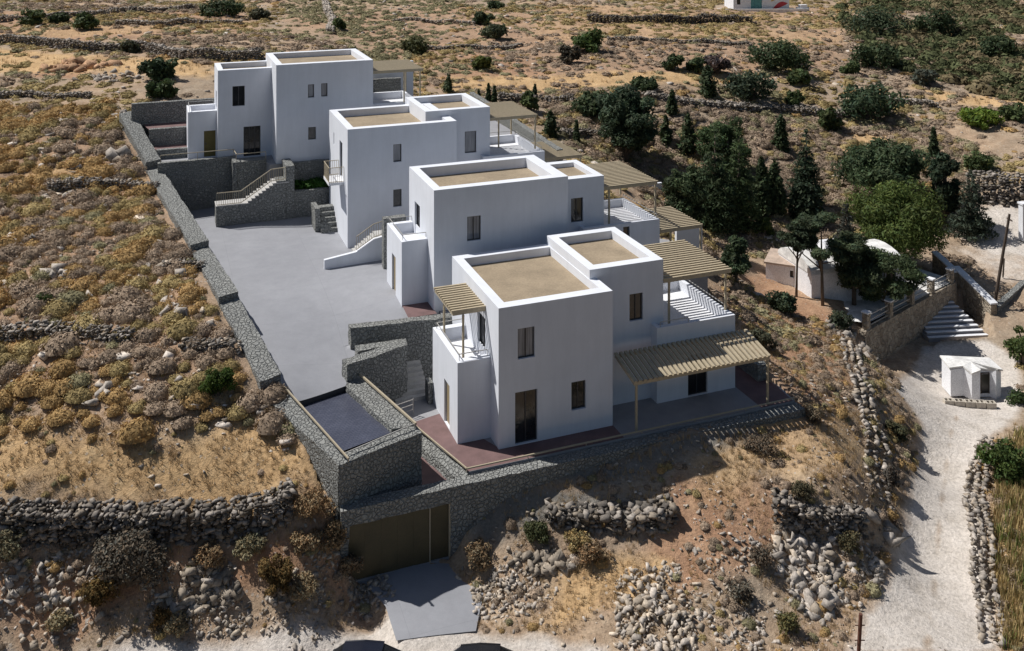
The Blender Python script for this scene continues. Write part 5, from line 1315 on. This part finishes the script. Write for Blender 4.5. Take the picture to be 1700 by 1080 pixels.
# scrub slope left of the boundary wall
x, y = sample(12000, -52, -8, 42, 92, SLOPE)
rad = .5+1.15*NR.random(len(x))**1.5
den = fbm(x*.28, y*.28, 1.5)
gap = zone_at(x, y, 0)
k = (NR.random(len(x)) < np.clip((den-.16)*6, .25, 1)*(1-.85*gap)); x, y, rad = x[k], y[k], rad[k]
k = thin(x, y, rad); x, y, rad = x[k], y[k], rad[k]
kn = fbm(x*.35, y*.35, 8.8); kind = np.where(kn > .53, 0, np.where(kn > .45, 1, 2)); sw = NR.random(len(x)) < .22; kind[sw] = NR.integers(0, 4, sw.sum())
dia = rad*1.3; z = terrain_z(x, y)-.03
big = np.argsort(-dia/y)[:276]; ind = np.zeros(len(x), bool); ind[big] = True
protos = {}
for i in np.where(ind)[0]:
    kd = int(kind[i]); nm, c = KINDS[kd]; v = R.randrange(4)
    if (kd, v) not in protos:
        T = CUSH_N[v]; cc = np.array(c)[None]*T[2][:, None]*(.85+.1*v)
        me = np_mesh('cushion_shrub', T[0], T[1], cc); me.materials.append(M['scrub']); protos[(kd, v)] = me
    o = bpy.data.objects.new('cushion_shrub', protos[(kd, v)]); COL.objects.link(o)
    o.location = (x[i], y[i], z[i]); s = dia[i]; o.scale = (s, s*R.uniform(.8, 1.15), s*R.uniform(.8, 1.1)); o.rotation_euler = (R.uniform(-.1, .1), R.uniform(-.1, .1), R.uniform(0, 6.28))
    tag(o, f'low {nm} dome of dry cushion scrub on the slope left of the boundary wall', 'shrub', f'{nm} cushion shrubs on the left slope')
def kcol(kind, jit=.25):
    c = np.array([KINDS[int(q)][1] for q in kind]); return c*(1-jit+2*jit*NR.random((len(c), 1)))
def cush(x, y, dia, kind, T, flat_=1.0):
    z = terrain_z(x, y)-.03; sc = np.stack([dia, dia*(.8+.4*NR.random(len(x))), dia*flat_*(.8+.4*NR.random(len(x)))], 1)
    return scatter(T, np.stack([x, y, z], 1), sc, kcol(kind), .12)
arrs = []
r = ~ind
if r.any(): arrs.append(cush(x[r], y[r], dia[r], kind[r], CUSH_M))
x2, y2 = sample(2600, -52, -8, 42, 92, SLOPE); arrs.append(cush(x2, y2, .22+.3*NR.random(len(x2)), NR.integers(0, 4, len(x2)), CUSH_F))
# banks, mound and plateau around the lower houses
x, y = sample(11000, -26, 28, 37, 66); k = ~inpoly(x, y, SLOPE) & (zone_at(x, y, 1) < .3)
x, y = x[k], y[k]; den = fbm(x*.5, y*.5, 4.5); k = NR.random(len(x)) < np.clip((den-.32)*3.2, .10, .85)*(1-.6*zone_at(x, y, 0)); x, y = x[k], y[k]
arrs.append(cush(x, y, .12+.55*NR.random(len(x))**2.6, np.where(NR.random(len(x)) < .45, 2, NR.integers(0, 4, len(x))), CUSH_M))
# verges of the dirt road
VG = [gpoly([(1440,560),(1500,640),(1520,760),(1500,860),(1460,960),(1400,1060),(1340,1060),(1430,880),(1440,700),(1410,600)]), gpoly([(1632,740),(1700,760),(1690,1080),(1660,1080),(1640,960),(1626,850)])]
for g_ in VG:
    gx = [p[0] for p in g_]; gy = [p[1] for p in g_]; x = min(gx)+(max(gx)-min(gx))*NR.random(1500); y = min(gy)+(max(gy)-min(gy))*NR.random(1500)
    k = inpoly(x, y, g_) & (soft(x, y, ROADP, .3) < .25) & (fbm(x*.7, y*.7, 6.6) > .40); x, y = x[k], y[k]
    arrs.append(cush(x, y, .2+.7*NR.random(len(x))**2, np.where(NR.random(len(x)) < .5, 2, NR.integers(0, 4, len(x))), CUSH_M))
# the far hillside and the valley
x, y = sample(46000, -110, 110, 60, 190); k = ~inpoly(x, y, SLOPE) & (zone_at(x, y, 1) < .3); x, y = x[k], y[k]
den = fbm(x*.10, y*.10, 2.5); g = zone_at(x, y, 0)
k = NR.random(len(x)) < np.clip((den-.29)*4.5, .10, .9)*(1-.97*g); x, y = x[k], y[k]
kn = fbm(x*.08, y*.08, 6.1); kd = np.where(kn > .5, 2, np.where(kn > .42, 3, 1)); sw = NR.random(len(x)) < .25; kd[sw] = NR.integers(0, 4, sw.sum())
GG = gpoly([(470,0),(770,0),(740,60),(640,110),(560,70),(470,60)]); kd[inpoly(x, y, GG)] = 3
arrs.append(cush(x, y, .5+1.2*NR.random(len(x))**2, kd, CUSH_F, .6))
# the valley of trees behind and right of the houses is thick with grey scrub
VAL = gpoly([(690,128),(1000,150),(1330,195),(1480,190),(1620,240),(1600,300),(1480,420),(1250,470),(1160,420),(1040,300),(900,210)])
vx = [p[0] for p in VAL]; vy = [p[1] for p in VAL]
x, y = sample(9000, min(vx), max(vx), min(vy), max(vy), VAL); den = fbm(x*.16, y*.16, 3.7); k = (NR.random(len(x)) < np.clip((den-.26)*4.5, .12, .95)*(1-.8*zone_at(x, y, 0))); x, y = x[k], y[k]
arrs.append(cush(x, y, .55+1.25*NR.random(len(x))**1.6, np.where(NR.random(len(x)) < .55, 2, NR.integers(1, 4, len(x))), CUSH_M, .8))
# slope between the nearest house and the road
SLP = gpoly([(1195,470),(1300,440),(1420,545),(1425,640),(1400,690),(1310,700),(1290,600)])
vx = [p[0] for p in SLP]; vy = [p[1] for p in SLP]
x, y = sample(1500, min(vx), max(vx), min(vy), max(vy), SLP); k = NR.random(len(x)) < .62; x, y = x[k], y[k]
arrs.append(cush(x, y, .25+.75*NR.random(len(x))**1.8, np.where(NR.random(len(x)) < .6, 2, NR.integers(0, 4, len(x))), CUSH_M))
# the dark green brush of the hill at upper right
HILL = gpoly([(1375,5),(1600,2),(1720,10),(1720,175),(1600,150),(1500,120),(1420,70)])
xs = [p[0] for p in HILL]; ys = [p[1] for p in HILL]
x, y = sample(5000, min(xs), max(xs), min(ys), max(ys), HILL); den = fbm(x*.12, y*.12, 7.7); k = NR.random(len(x)) < np.clip((den-.36)*5, .04, 1); x, y = x[k], y[k]
z = terrain_z(x, y); d = .7+2.6*NR.random(len(x))**2
arrs.append(scatter(CUSH_F, np.stack([x, y, z], 1), np.stack([d, d, d*.9], 1), np.where(NR.random((len(x), 1)) < .55, np.array([[.10, .112, .055]]), np.array([[.19, .155, .09]]))*(.7+.6*NR.random((len(x), 1))), .15))
V = []; F = []; C = []; b = 0
for v, f, c in arrs: V.append(v); F.append(f+b); C.append(c); b += len(v)
tag(build_scatter('scrub', (np.concatenate(V), np.concatenate(F), np.concatenate(C)), M['scrub']), 'low dry scrub covering the hillside between the larger bushes', 'scrub', kind='stuff')
# dry grass
def tuft(seed, n=9):
    g = np.random.default_rng(seed); V = []; F = []; c = []
    for i in range(n):
        a = g.random()*2*pi; l = .5+.6*g.random(); o = g.normal(size=2)*.22; d = np.array([cos(a), sin(a)])*.38*g.random()
        w = np.array([-sin(a), cos(a)])*.045; k = len(V)
        V += [(o[0]-w[0], o[1]-w[1], 0), (o[0]+w[0], o[1]+w[1], 0), (o[0]+d[0], o[1]+d[1], l)]; F.append((k, k+1, k+2)); c += [.75, .75, 1.15]
    return np.array(V), np.array(F), np.array(c)
TUFT = [tuft(i) for i in range(6)]
x, y = sample(64000, -30, 30, 37, 64); g = zone_at(x, y, 0); k = NR.random(len(x)) < g*.6+.55*(zone_at(x, y, 1) < .2)*(fbm(x*.6, y*.6, 3.1) > .40); x, y = x[k], y[k]
x2, y2 = sample(40000, -100, 100, 64, 185); g2 = zone_at(x2, y2, 0); k = NR.random(len(x2)) < g2*.55; x2, y2 = x2[k], y2[k]
RF = gpoly([(1652,760),(1720,700),(1720,1080),(1668,1080),(1652,950)])
x3, y3 = sample(14000, 15, 34, 36, 62, RF)
X = np.concatenate([x, x2, x3]); Y = np.concatenate([y, y2, y3])
s = np.concatenate([.12+.16*NR.random(len(x)), .25+.3*NR.random(len(x2)), .3+.55*NR.random(len(x3))])
c = np.array([.50, .37, .21])*(.75+.5*NR.random((len(X), 1))); c[-len(x3):] = np.where(NR.random((len(x3), 1)) < .78, np.array([[.46, .35, .17]]), np.array([[.16, .20, .06]]))*(.7+.6*NR.random((len(x3), 1)))
tag(build_scatter('dry_grass', scatter(TUFT, np.stack([X, Y, terrain_z(X, Y)-.02], 1), s, c, .1), M['scrub']), 'golden dry grass on the fields and terraces', 'grass', kind='stuff')
# loose stones
x, y = sample(26000, -30, 30, 37, 66); k = NR.random(len(x)) < np.clip((fbm(x*.45, y*.45, 5.2)-.34)*3, .06, .9)*(1-.8*zone_at(x, y, 0))*(1-.75*zone_at(x, y, 1)); x, y = x[k], y[k]
x1, y1 = sample(3600, -52, -8, 42, 92, SLOPE); k = fbm(x1*.5, y1*.5, 1.9) > .44; x1, y1 = x1[k], y1[k]
x2, y2 = sample(6000, -100, 100, 66, 170); k = (zone_at(x2, y2, 0) < .3) & (NR.random(len(x2)) < .5); x2, y2 = x2[k], y2[k]
X = np.concatenate([x, x1, x2]); Y = np.concatenate([y, y1, y2])
s = np.concatenate([.045+.24*NR.random(len(x))**4, .12+.75*NR.random(len(x1))**3.2, .2+.7*NR.random(len(x2))**3])
sc_ = stone_cols(len(X), .35, .24, .58); sc_[len(x):len(x)+len(x1)] *= 1.35
arr = scatter(ROCKS, np.stack([X, Y, terrain_z(X, Y)+s*.06], 1), np.stack([s*1.4, s, s*.8], 1), sc_, .4)
tag(build_scatter('loose_stones', arr, M['rock']), 'loose pale stones strewn over the dry ground', 'stones', kind='stuff')
# ------------------------------------------------------------------ church, shrine, roadside things
def zg(px, py): return ground(px, py)
FC = Frame(*at(1290, 470, -1.6)[:2])
class Fr2(Frame):
    def __init__(s, x, y, a): s.x, s.y, s.c, s.s = x, y, cos(a), sin(a)
    def P(s, u, v, z): return (s.x+u*s.c-v*s.s, s.y+u*s.s+v*s.c, z)
def vault(mb, fr, u0, u1, v0, v1, z, h, n=10):
    """barrel roof along u"""
    vc, r = (v0+v1)/2, (v1-v0)/2; pr = [(vc-r*cos(pi*i/n), z+h*sin(pi*i/n)) for i in range(n+1)]
    for a, b in zip(pr, pr[1:]): mb.face([fr.P(u0, a[0], a[1]), fr.P(u1, a[0], a[1]), fr.P(u1, b[0], b[1]), fr.P(u0, b[0], b[1])])
    for u in (u0, u1): mb.face([fr.P(u, *p) for p in pr])
x, y, z = at(1372, 506, -2.4); ch = Fr2(x, y, radians(14))
t = thing('church', 'small whitewashed church with a barrel roof half hidden by dark pines', 'church', (x, y, z))
m = MB(); m.panel(ch, 'v', 0, -1.2, 6.4, z-1, z+2.3, [(2.9,3.5,z+1.2,z+2.1), (4.9,5.7,z,z+2.0)], .15, 1); m.panel(ch, 'v', 4.6, -1.2, 6.4, z-1, z+2.3); m.panel(ch, 'u', -1.2, 0, 4.6, z-1, z+2.3); m.panel(ch, 'u', 6.4, 0, 4.6, z-1, z+2.3)
m.build('wall', M['white'], t)
m = MB(); vault(m, ch, -1.25, 6.45, -.06, 4.66, z+2.28, .9); m.build('roof', M['white_rough'], t)
m = MB(); m.box(ch, 1.0, 1.0+1.2, 1.7, 2.9, z+3.0, z+3.4); vault(m, ch, 1.0, 2.2, 1.7, 2.9, z+3.4, .4, 8); m.build('lantern', M['white'], t)
window(t, ch, 'v', 0, 2.9, 3.5, z+1.2, z+2.1, 'void', 0); window(t, ch, 'v', 0, 4.9, 5.7, z, z+2.0, 'void', 1, 'door')
x, y, z = at(1294, 473, -1.9); ob = Fr2(x, y, radians(-24))
t = thing('outbuilding', 'little white outbuilding with a flat faded pink roof beside the church', 'outbuilding', (x, y, z))
m = MB(); m.panel(ob, 'v', 0, -1.0, 1.4, z-1, z+1.5, [(.75,1.05,z+.7,z+1.2)], .1, 1); m.panel(ob, 'v', 3.0, -1.0, 1.4, z-1, z+1.5); m.panel(ob, 'u', -1.0, 0, 3.0, z-1, z+1.5); m.panel(ob, 'u', 1.4, 0, 3.0, z-1, z+1.5, [(.9,1.5,z,z+1.35)], .1, -1); m.build('wall', M['white'], t)
m = MB(); m.box(ob, -1.12, 1.52, -.12, 3.1, z+1.502, z+1.63); m.build('roof', M['pinkroof'], t)
window(t, ob, 'v', 0, .75, 1.05, z+.7, z+1.2, 'void', 0); window(t, ob, 'u', 1.4, .9, 1.5, z, z+1.35, 'void', 0, 'door', -1)
# white paved yard
m = MB(); yd = [at(1325,520,-2.3), at(1440,540,-2.45), at(1585,470,-2.5), at(1480,430,-2.3), at(1330,440,-1.9)]; m.face([(p[0], p[1], -2.28) for p in yd]); tag(m.build('church_yard', M['white_rough']), kind='structure')
# churchyard wall with pillars and fence, gate and steps
def cap_wall(name, label, p, q, zb0, zb1, zt0, zt1, th=.5, cap=True, mat='stone_tan'):
    ox, oy = off(p, q, th)
    t = thing(name, label, 'stone wall', (p[0], p[1], min(zb0, zb1)))
    b = [(p[0], p[1], zb0), (q[0], q[1], zb1), (q[0]+ox, q[1]+oy, zb1), (p[0]+ox, p[1]+oy, zb0)]
    tt = [(p[0], p[1], zt0), (q[0], q[1], zt1), (q[0]+ox, q[1]+oy, zt1), (p[0]+ox, p[1]+oy, zt0)]
    rough_hex('wall', b, tt, M[mat], t, amp=.03)
    if cap:
        m = MB(); e = .05; dx, dy = (q[0]-p[0]), (q[1]-p[1]); L = sqrt(dx*dx+dy*dy); dx, dy = dx/L*e, dy/L*e; ex, ey = ox/th*e, oy/th*e
        c = [(p[0]-dx-ex, p[1]-dy-ey), (q[0]+dx-ex, q[1]+dy-ey), (q[0]+dx+ox+ex, q[1]+dy+oy+ey), (p[0]-dx+ox+ex, p[1]-dy+oy+ey)]
        zz = (zt0, zt1, zt1, zt0); m.hexa([(a[0], a[1], z_+.03) for a, z_ in zip(c, zz)], [(a[0], a[1], z_+.14) for a, z_ in zip(c, zz)]); m.build('cap', M['white'], t)
    return t
a, c = at(1437,612,-4.9), at(1588,512,-4.4)
A_, C_ = at(1437,545,-2.9), at(1588,478,-3.0)
cap_wall('churchyard_wall', 'tall tan stone retaining wall of the churchyard, beside the steps', a, (c[0], c[1], 0), -5.5, -5.2, -2.45, -2.35, .5, False)
fn = thing('fence', 'white metal fence between stone pillars on top of the churchyard wall', 'fence', (a[0], a[1], -2.45))
ox, oy = off(a, c, .25)
for i in range(5):
    t_ = .04+.92*i/4; p = (a[0]+(c[0]-a[0])*t_+ox, a[1]+(c[1]-a[1])*t_+oy); m = MB()
    f_ = Fr2(p[0], p[1], atan2(c[1]-a[1], c[0]-a[0])); m.box(f_, -.2, .2, -.2, .2, -2.5, -1.35); m.build('pillar', M['stone_tan'], fn)
    m = MB(); m.box(f_, -.25, .25, -.25, .25, -1.348, -1.26); m.build('pillar_cap', M['white'], fn)
for i in range(4):
    t0, t1 = .04+.92*i/4, .04+.92*(i+1)/4; m = MB()
    P0 = (a[0]+(c[0]-a[0])*t0+ox, a[1]+(c[1]-a[1])*t0+oy); P1 = (a[0]+(c[0]-a[0])*t1+ox, a[1]+(c[1]-a[1])*t1+oy)
    for z_ in (-2.3, -1.95, -1.6): m.bar((*P0, z_), (*P1, z_), .05)
    m.build('rail', M['rail_grey'], fn)
g0, g1 = at(1590,512,-4.1), at(1660,530,-4.4)
cap_wall('gate_wall', 'tan stone wall with a white cap, right of the churchyard steps', at(1655,532,-4.4), at(1592,478,-3.6), -5.2, -4.5, -3.2, -2.0, .5)
cap_wall('gate_wall', 'short tan stone wall with a white cap above the head of the churchyard steps', at(1592,480,-3.5), at(1556,452,-3.2), -4.8, -4.2, -2.2, -1.6, .45)
cap_wall('gate_wall', 'low dark stone wall running right from the churchyard steps to the edge', at(1657,531,-4.4), at(1712,482,-4.0), -5.2, -4.8, -3.5, -3.0, .45, False, 'stone')
x, y, z = at(1588, 562, -4.85); s0 = Fr2(x, y, radians(6))
t = thing('church_steps', 'broad whitewashed steps rising from the dirt road to the church gate', 'steps', (x, y, z))
m = MB(); m2 = MB()
for k in range(8):
    m.box(s0, -2.1+.14*k, 2.4-.1*k, .45*k, 4.6, z-.4, z+.16*(k+1)-.012); m2.box(s0, -2.1+.14*k-.02, 2.4-.1*k+.02, .45*k-.03, .45*k+.24, z+.16*(k+1)-.01, z+.16*(k+1)+.02)
m.build('flight', M['slab'], t); m2.build('painted_treads', M['white'], t)
# shrine
x, y, z = at(1614, 650, -4.9); f = Fr2(x, y, radians(4))
t = thing('shrine', 'little whitewashed shrine with a scalloped roof and dark open doorway by the road', 'shrine', (x, y, z))
zt = z+1.5; pl = [(u*.84, v*.84) for u, v in [(-1.75,-.1), (-.75,-.1), (-.45,-.75), (.2,-.75), (.4,-.35), (1.15,-.35), (1.45,-.75), (1.95,-.55), (2.05,1.3), (-1.6,1.5)]]
m = MB(); P2 = [f.P(u, v, 0) for u, v in pl]
m.prism([p[:2] for p in P2], z-.2, [zt+.1*sin(i*2.3) for i in range(len(P2))]); m.build('wall', M['white'], t)
m = MB(); pr = [(u*1.06+(.0), v*1.08) for u, v in pl]; n_ = len(pr); top = [f.P(u, v, zt+.14+.12*sin(i*2.3)) for i, (u, v) in enumerate(pr)]; bot = [(p[0], p[1], p[2]-.1) for p in top]; cen = f.P(.1, .3, zt+.28)
for i in range(n_):
    j = (i+1) % n_; m.face([bot[i], bot[j], top[j], top[i]]); m.face([top[i], top[j], cen]); m.face([bot[j], bot[i], (cen[0], cen[1], cen[2]-.15)])
m.build('roof', M['white_rough'], t)
m = MB(); m.box(f, .42, .9, -.335, -.298, z+.05, z+1.25); m.build('doorway', M['void'], t)
m = MB(); m.box(f, .37, .418, -.35, -.298, z+.03, z+1.3); m.box(f, .902, .95, -.35, -.298, z+.03, z+1.3); m.box(f, .37, .95, -.35, -.298, z+1.302, z+1.36); m.build('door_frame', M['wood'], t)
x, y, z = at(1610, 676, -4.92); f = Fr2(x, y, radians(-3))
for i in range(5):
    m = MB(); u = -1.5+i*.62; v = -.04*i
    for (a0, a1, b0, b1) in ((0,.58,0,.06), (0,.58,.34,.40), (0,.07,.06,.34), (.255,.325,.06,.34), (.51,.58,.06,.34)): m.box(f, u+a0, u+a1, v+b0, v+b1, z, z+.36)
    m.build('cement_block', M['block'], None, f.P(u, v, z)); o = COL.objects[-1] if False else bpy.data.objects[[q.name for q in COL.objects][-1]]
    tag(o, ['leftmost', 'second from the left', 'middle', 'second from the right', 'rightmost'][i]+' of five hollow cement blocks in a row before the white shrine', 'cement block', 'cement blocks before the shrine')
# poles
x, y, z = at(1652, 492, -3.0)
t = thing('utility_pole', 'tall dark wooden pole leaning right behind the church gate', 'utility pole', (x, y, z))
m = MB(); e = at(1676, 355, 0); k = (HC-z)*0; yy = y; tx = (1676-850)/FP*yy; tz = HC-(355-YH)/FP*yy; m.tube([(x, y, z-.3), (tx, yy, tz)], [.13, .09], 10); m.build('pole', M['wood'], t)
m = MB(); m.box(Fr2(tx, yy, 0), -.05, .05, -.35, .35, tz-.45, tz-.37); m.build('cross_arm', M['wood'], t)
m = MB(); x, y, z = at(1665, 456, -2.8); m.tube([(x, y, z-.2), (x+.1, y, z+1.3)], .06, 8); tag(m.build('stake', M['wood'], None, (x, y, z)), 'short dark stake beside the tall leaning pole', 'stake')
x, y, z = at(1424, 1100, -4.2); m = MB(); m.tube([(x, y, z-.2), (x+.12, y, z+1.95)], .075, 10)
t = thing('iron_post', 'rusty iron post at the bottom edge left of the dirt road', 'post', (x, y, z)); m.build('post', M['rust'], t)
m = MB()
for zz in (.9, 1.5): m.bar((x-.12, y, z+zz), (x+.28, y, z+zz), .03)
m.build('bracket', M['rust'], t)
x, y, z = at(1699, 392, -1.6); m = MB(); m.box(Fr2(x, y, .1), -.25, .6, -.3, .3, z-.3, z+2.7); m.box(Fr2(x, y, .1), -.32, .67, -.37, .37, z+2.702, z+2.85)
tag(m.build('gate_pillar', M['white'], None, (x, y, z)), 'white pillar at the right edge beside the gravel yard', 'pillar')
# far house with painted swoosh
x, y, z = ground(1262, 17); fh = Fr2(x, y, radians(2))
t = thing('far_house', 'distant white house with a red and yellow painted swoosh on its front', 'house', (x, y, z))
m = MB(); m.panel(fh, 'v', 0, -4.6, 5.0, z-1, z+3.3, [(-4.0,-3.4,z+1.0,z+2.3), (-1.6,.3,z+.1,z+2.5)], .2, 1); m.panel(fh, 'v', 6, -4.6, 5.0, z-1, z+3.3); m.panel(fh, 'u', -4.6, 0, 6, z-1, z+3.3); m.panel(fh, 'u', 5.0, 0, 6, z-1, z+3.3); m.face([fh.P(-4.6,0,z+3.3), fh.P(5,0,z+3.3), fh.P(5,6,z+3.3), fh.P(-4.6,6,z+3.3)]); m.build('wall', M['white'], t)
window(t, fh, 'v', 0, -4.0, -3.4, z+1.0, z+2.3, 'glass', 0)
M['teal'] = simple('teal_shutters', (.10, .30, .30), .5, .1, 4); M['mural_red'] = simple('mural_red', (.50, .045, .06), .7, .1, 3); M['mural_yellow'] = simple('mural_yellow', (.62, .42, .13), .7, .1, 3)
m = MB(); m.box(fh, -1.58, -.98, .05, .1, z+.12, z+2.48); m.box(fh, -.95, -.35, .05, .1, z+.12, z+2.48); m.box(fh, -.32, .28, .05, .1, z+.12, z+2.48); m.build('shutters', M['teal'], t)
def swoosh(u0, u1, z0, z1, th, mat, nm, d):
    m = MB(); n = 12; pr = []
    for i in range(n+1): s_ = i/n; pr.append((u0+(u1-u0)*s_, z0+(z1-z0)*(s_**1.6)))
    for i in range(n):
        a, b = pr[i], pr[i+1]; wa, wb = th*sin(pi*i/n), th*sin(pi*(i+1)/n)
        m.face([fh.P(a[0], d, a[1]), fh.P(b[0], d, b[1]), fh.P(b[0], d, b[1]+wb), fh.P(a[0], d, a[1]+wa)])
    m.build(nm, M[mat], t)
swoosh(2.0, 4.8, z+.15, z+1.2, .9, 'mural_red', 'red_swoosh', -.02); swoosh(1.8, 3.6, z+1.5, z+2.8, .9, 'mural_yellow', 'yellow_swoosh', -.015)
m = MB(); m.box(fh, -6.2, 8, -1.2, -.9, z-.8, z+.35); tag(m.build('low_wall', M['white_rough'], None, fh.P(0, -1, z-.5)), 'low pale wall in front of the distant painted house', 'garden wall')
m = MB(); q = fh.P(7.2, -.3, z)
m.box(Fr2(q[0], q[1], .1), -1.0, 1.0, -.5, .5, z-.2, z+.55); m.box(Fr2(q[0], q[1], .1), -.55, .7, -.45, .45, z+.552, z+1.0)
tag(m.build('parked_car', M['white'], None, q), 'tiny white parked car right of the distant painted house', 'car')

# cars on the track at the bottom edge
M['navy'] = simple('navy_car_paint', (.012, .014, .024), .25, .1, 2); M['black'] = simple('black_car_paint', (.012, .012, .014), .25, .1, 2); M['tyre'] = simple('tyre_rubber', (.02, .02, .02), .9, .1, 9); M['chrome'] = simple('wheel_alloy', (.45, .45, .46), .35, .1, 9, None, .8)
M['lamp'] = simple('headlamp_lens', (.55, .56, .58), .15, .05, 9); M['tail'] = simple('tail_lamp_lens', (.35, .02, .02), .2, .05, 9)
def car(label, fr, z, paint):
    t = thing('parked_car', label, 'car', fr.P(0, 0, z))
    def loft(secs):
        m = MB(); k = len(secs[0][1])
        rings = [[fr.P(u, v, z+zz) for v, zz in sec] for u, sec in secs]
        for a, b in zip(rings, rings[1:]):
            for i in range(k-1): m.face([a[i], a[i+1], b[i+1], b[i]])
        m.face(rings[0]); m.face(rings[-1]); return m
    def sec(w, z0, z1, sh): return [(-w, z0), (-w*1.0, z0+(z1-z0)*.6), (-w*sh, z1-.03), (-w*sh*.85, z1), (w*sh*.85, z1), (w*sh, z1-.03), (w, z0+(z1-z0)*.6), (w, z0)]
    m = loft([(-2.05, sec(.74,.42,.78,.93)), (-1.95, sec(.82,.24,.88,.95)), (-1.2, sec(.86,.2,.93,.95)), (0, sec(.87,.2,.93,.95)), (.9, sec(.86,.2,.92,.95)), (1.7, sec(.82,.22,.80,.92)), (2.02, sec(.70,.36,.66,.9))]); m.build('body', paint, t, smooth=False)
    m = loft([(-1.85, sec(.74,.9,1.0,.9)), (-1.35, sec(.74,.9,1.38,.86)), (-.6, sec(.75,.9,1.46,.84)), (.15, sec(.75,.9,1.44,.84)), (1.15, sec(.74,.9,.95,.92))]); m.build('windows', M['glass'], t)
    m = loft([(-1.36, sec(.66,1.37,1.405,.95)), (-.6, sec(.67,1.45,1.485,.95)), (.18, sec(.67,1.43,1.465,.95))]); m.build('roof', paint, t)
    for u in (-1.25, 1.25):
        for v in (-.80, .80):
            m = MB(); m.tube([fr.P(u, v-.1, z+.31), fr.P(u, v+.1, z+.31)], .31, 18); w_ = m.build('wheel', M['tyre'], t)
            m = MB(); m.tube([fr.P(u, v-.104, z+.31), fr.P(u, v+.104, z+.31)], .19, 12); m.build('rim', M['chrome'], w_)
    for v in (-.55, .55):
        m = MB(); m.box(fr, 1.93, 2.03, v-.17, v+.17, z+.52, z+.66); m.build('headlight', M['lamp'], t)
        m = MB(); m.box(fr, -2.07, -1.98, v-.17, v+.17, z+.62, z+.82); m.build('tail_light', M['tail'], t)
x, y, z = at(625, 1077, -2.12); car('dark navy car parked at the bottom edge below the driveway, only its roof in view', Fr2(x, y, radians(-4)), z_at(x, y)-.02, M['navy'])
x, y, z = at(822, 1086, -2.2); car('black car parked at the bottom edge right of the navy one', Fr2(x, y, radians(-2)), z_at(x, y)-.02, M['black'])
# ------------------------------------------------------------------ camera, sun, sky
cd = bpy.data.cameras.new('camera'); cam = bpy.data.objects.new('camera', cd); COL.objects.link(cam)
cam.location = (0, 0, HC); cam.rotation_euler = (radians(90), 0, 0)
cd.sensor_width = 36; cd.lens = FP/1700*36; cd.shift_y = (YH-540)/1700; cd.clip_end = 5000; cd.clip_start = .5
scene.camera = cam
EL, AZ = radians(53), radians(-20.5)          # shadows run along AZ (from +X), sun on the opposite side
sd = (-cos(EL)*cos(AZ), -cos(EL)*sin(AZ), sin(EL))
sl = bpy.data.lights.new('sun', 'SUN'); sl.energy = 4.7; sl.angle = radians(.53); sl.color = (1, .965, .915)
so = bpy.data.objects.new('sun', sl); COL.objects.link(so)
from mathutils import Vector
so.rotation_euler = Vector(sd).to_track_quat('Z', 'Y').to_euler(); so.location = (0, 0, 60)
w = bpy.data.worlds.new('World'); scene.world = w; w.use_nodes = True
nt = w.node_tree; bg = nt.nodes['Background']
sk = nt.nodes.new('ShaderNodeTexSky'); sk.sky_type = 'NISHITA'; sk.sun_disc = False
sk.sun_elevation = EL; sk.sun_rotation = atan2(sd[0], sd[1]); sk.air_density = 1.0; sk.dust_density = 1.2; sk.ozone_density = 1.0
nt.links.new(sk.outputs[0], bg.inputs[0]); bg.inputs[1].default_value = .048
vs = scene.view_settings; vs.view_transform = 'Standard'; vs.look = 'None'; vs.exposure = 0; vs.gamma = 1; vs.use_curve_mapping = False
scene.cycles.max_bounces = 6; scene.cycles.diffuse_bounces = 3; scene.cycles.use_denoising = True
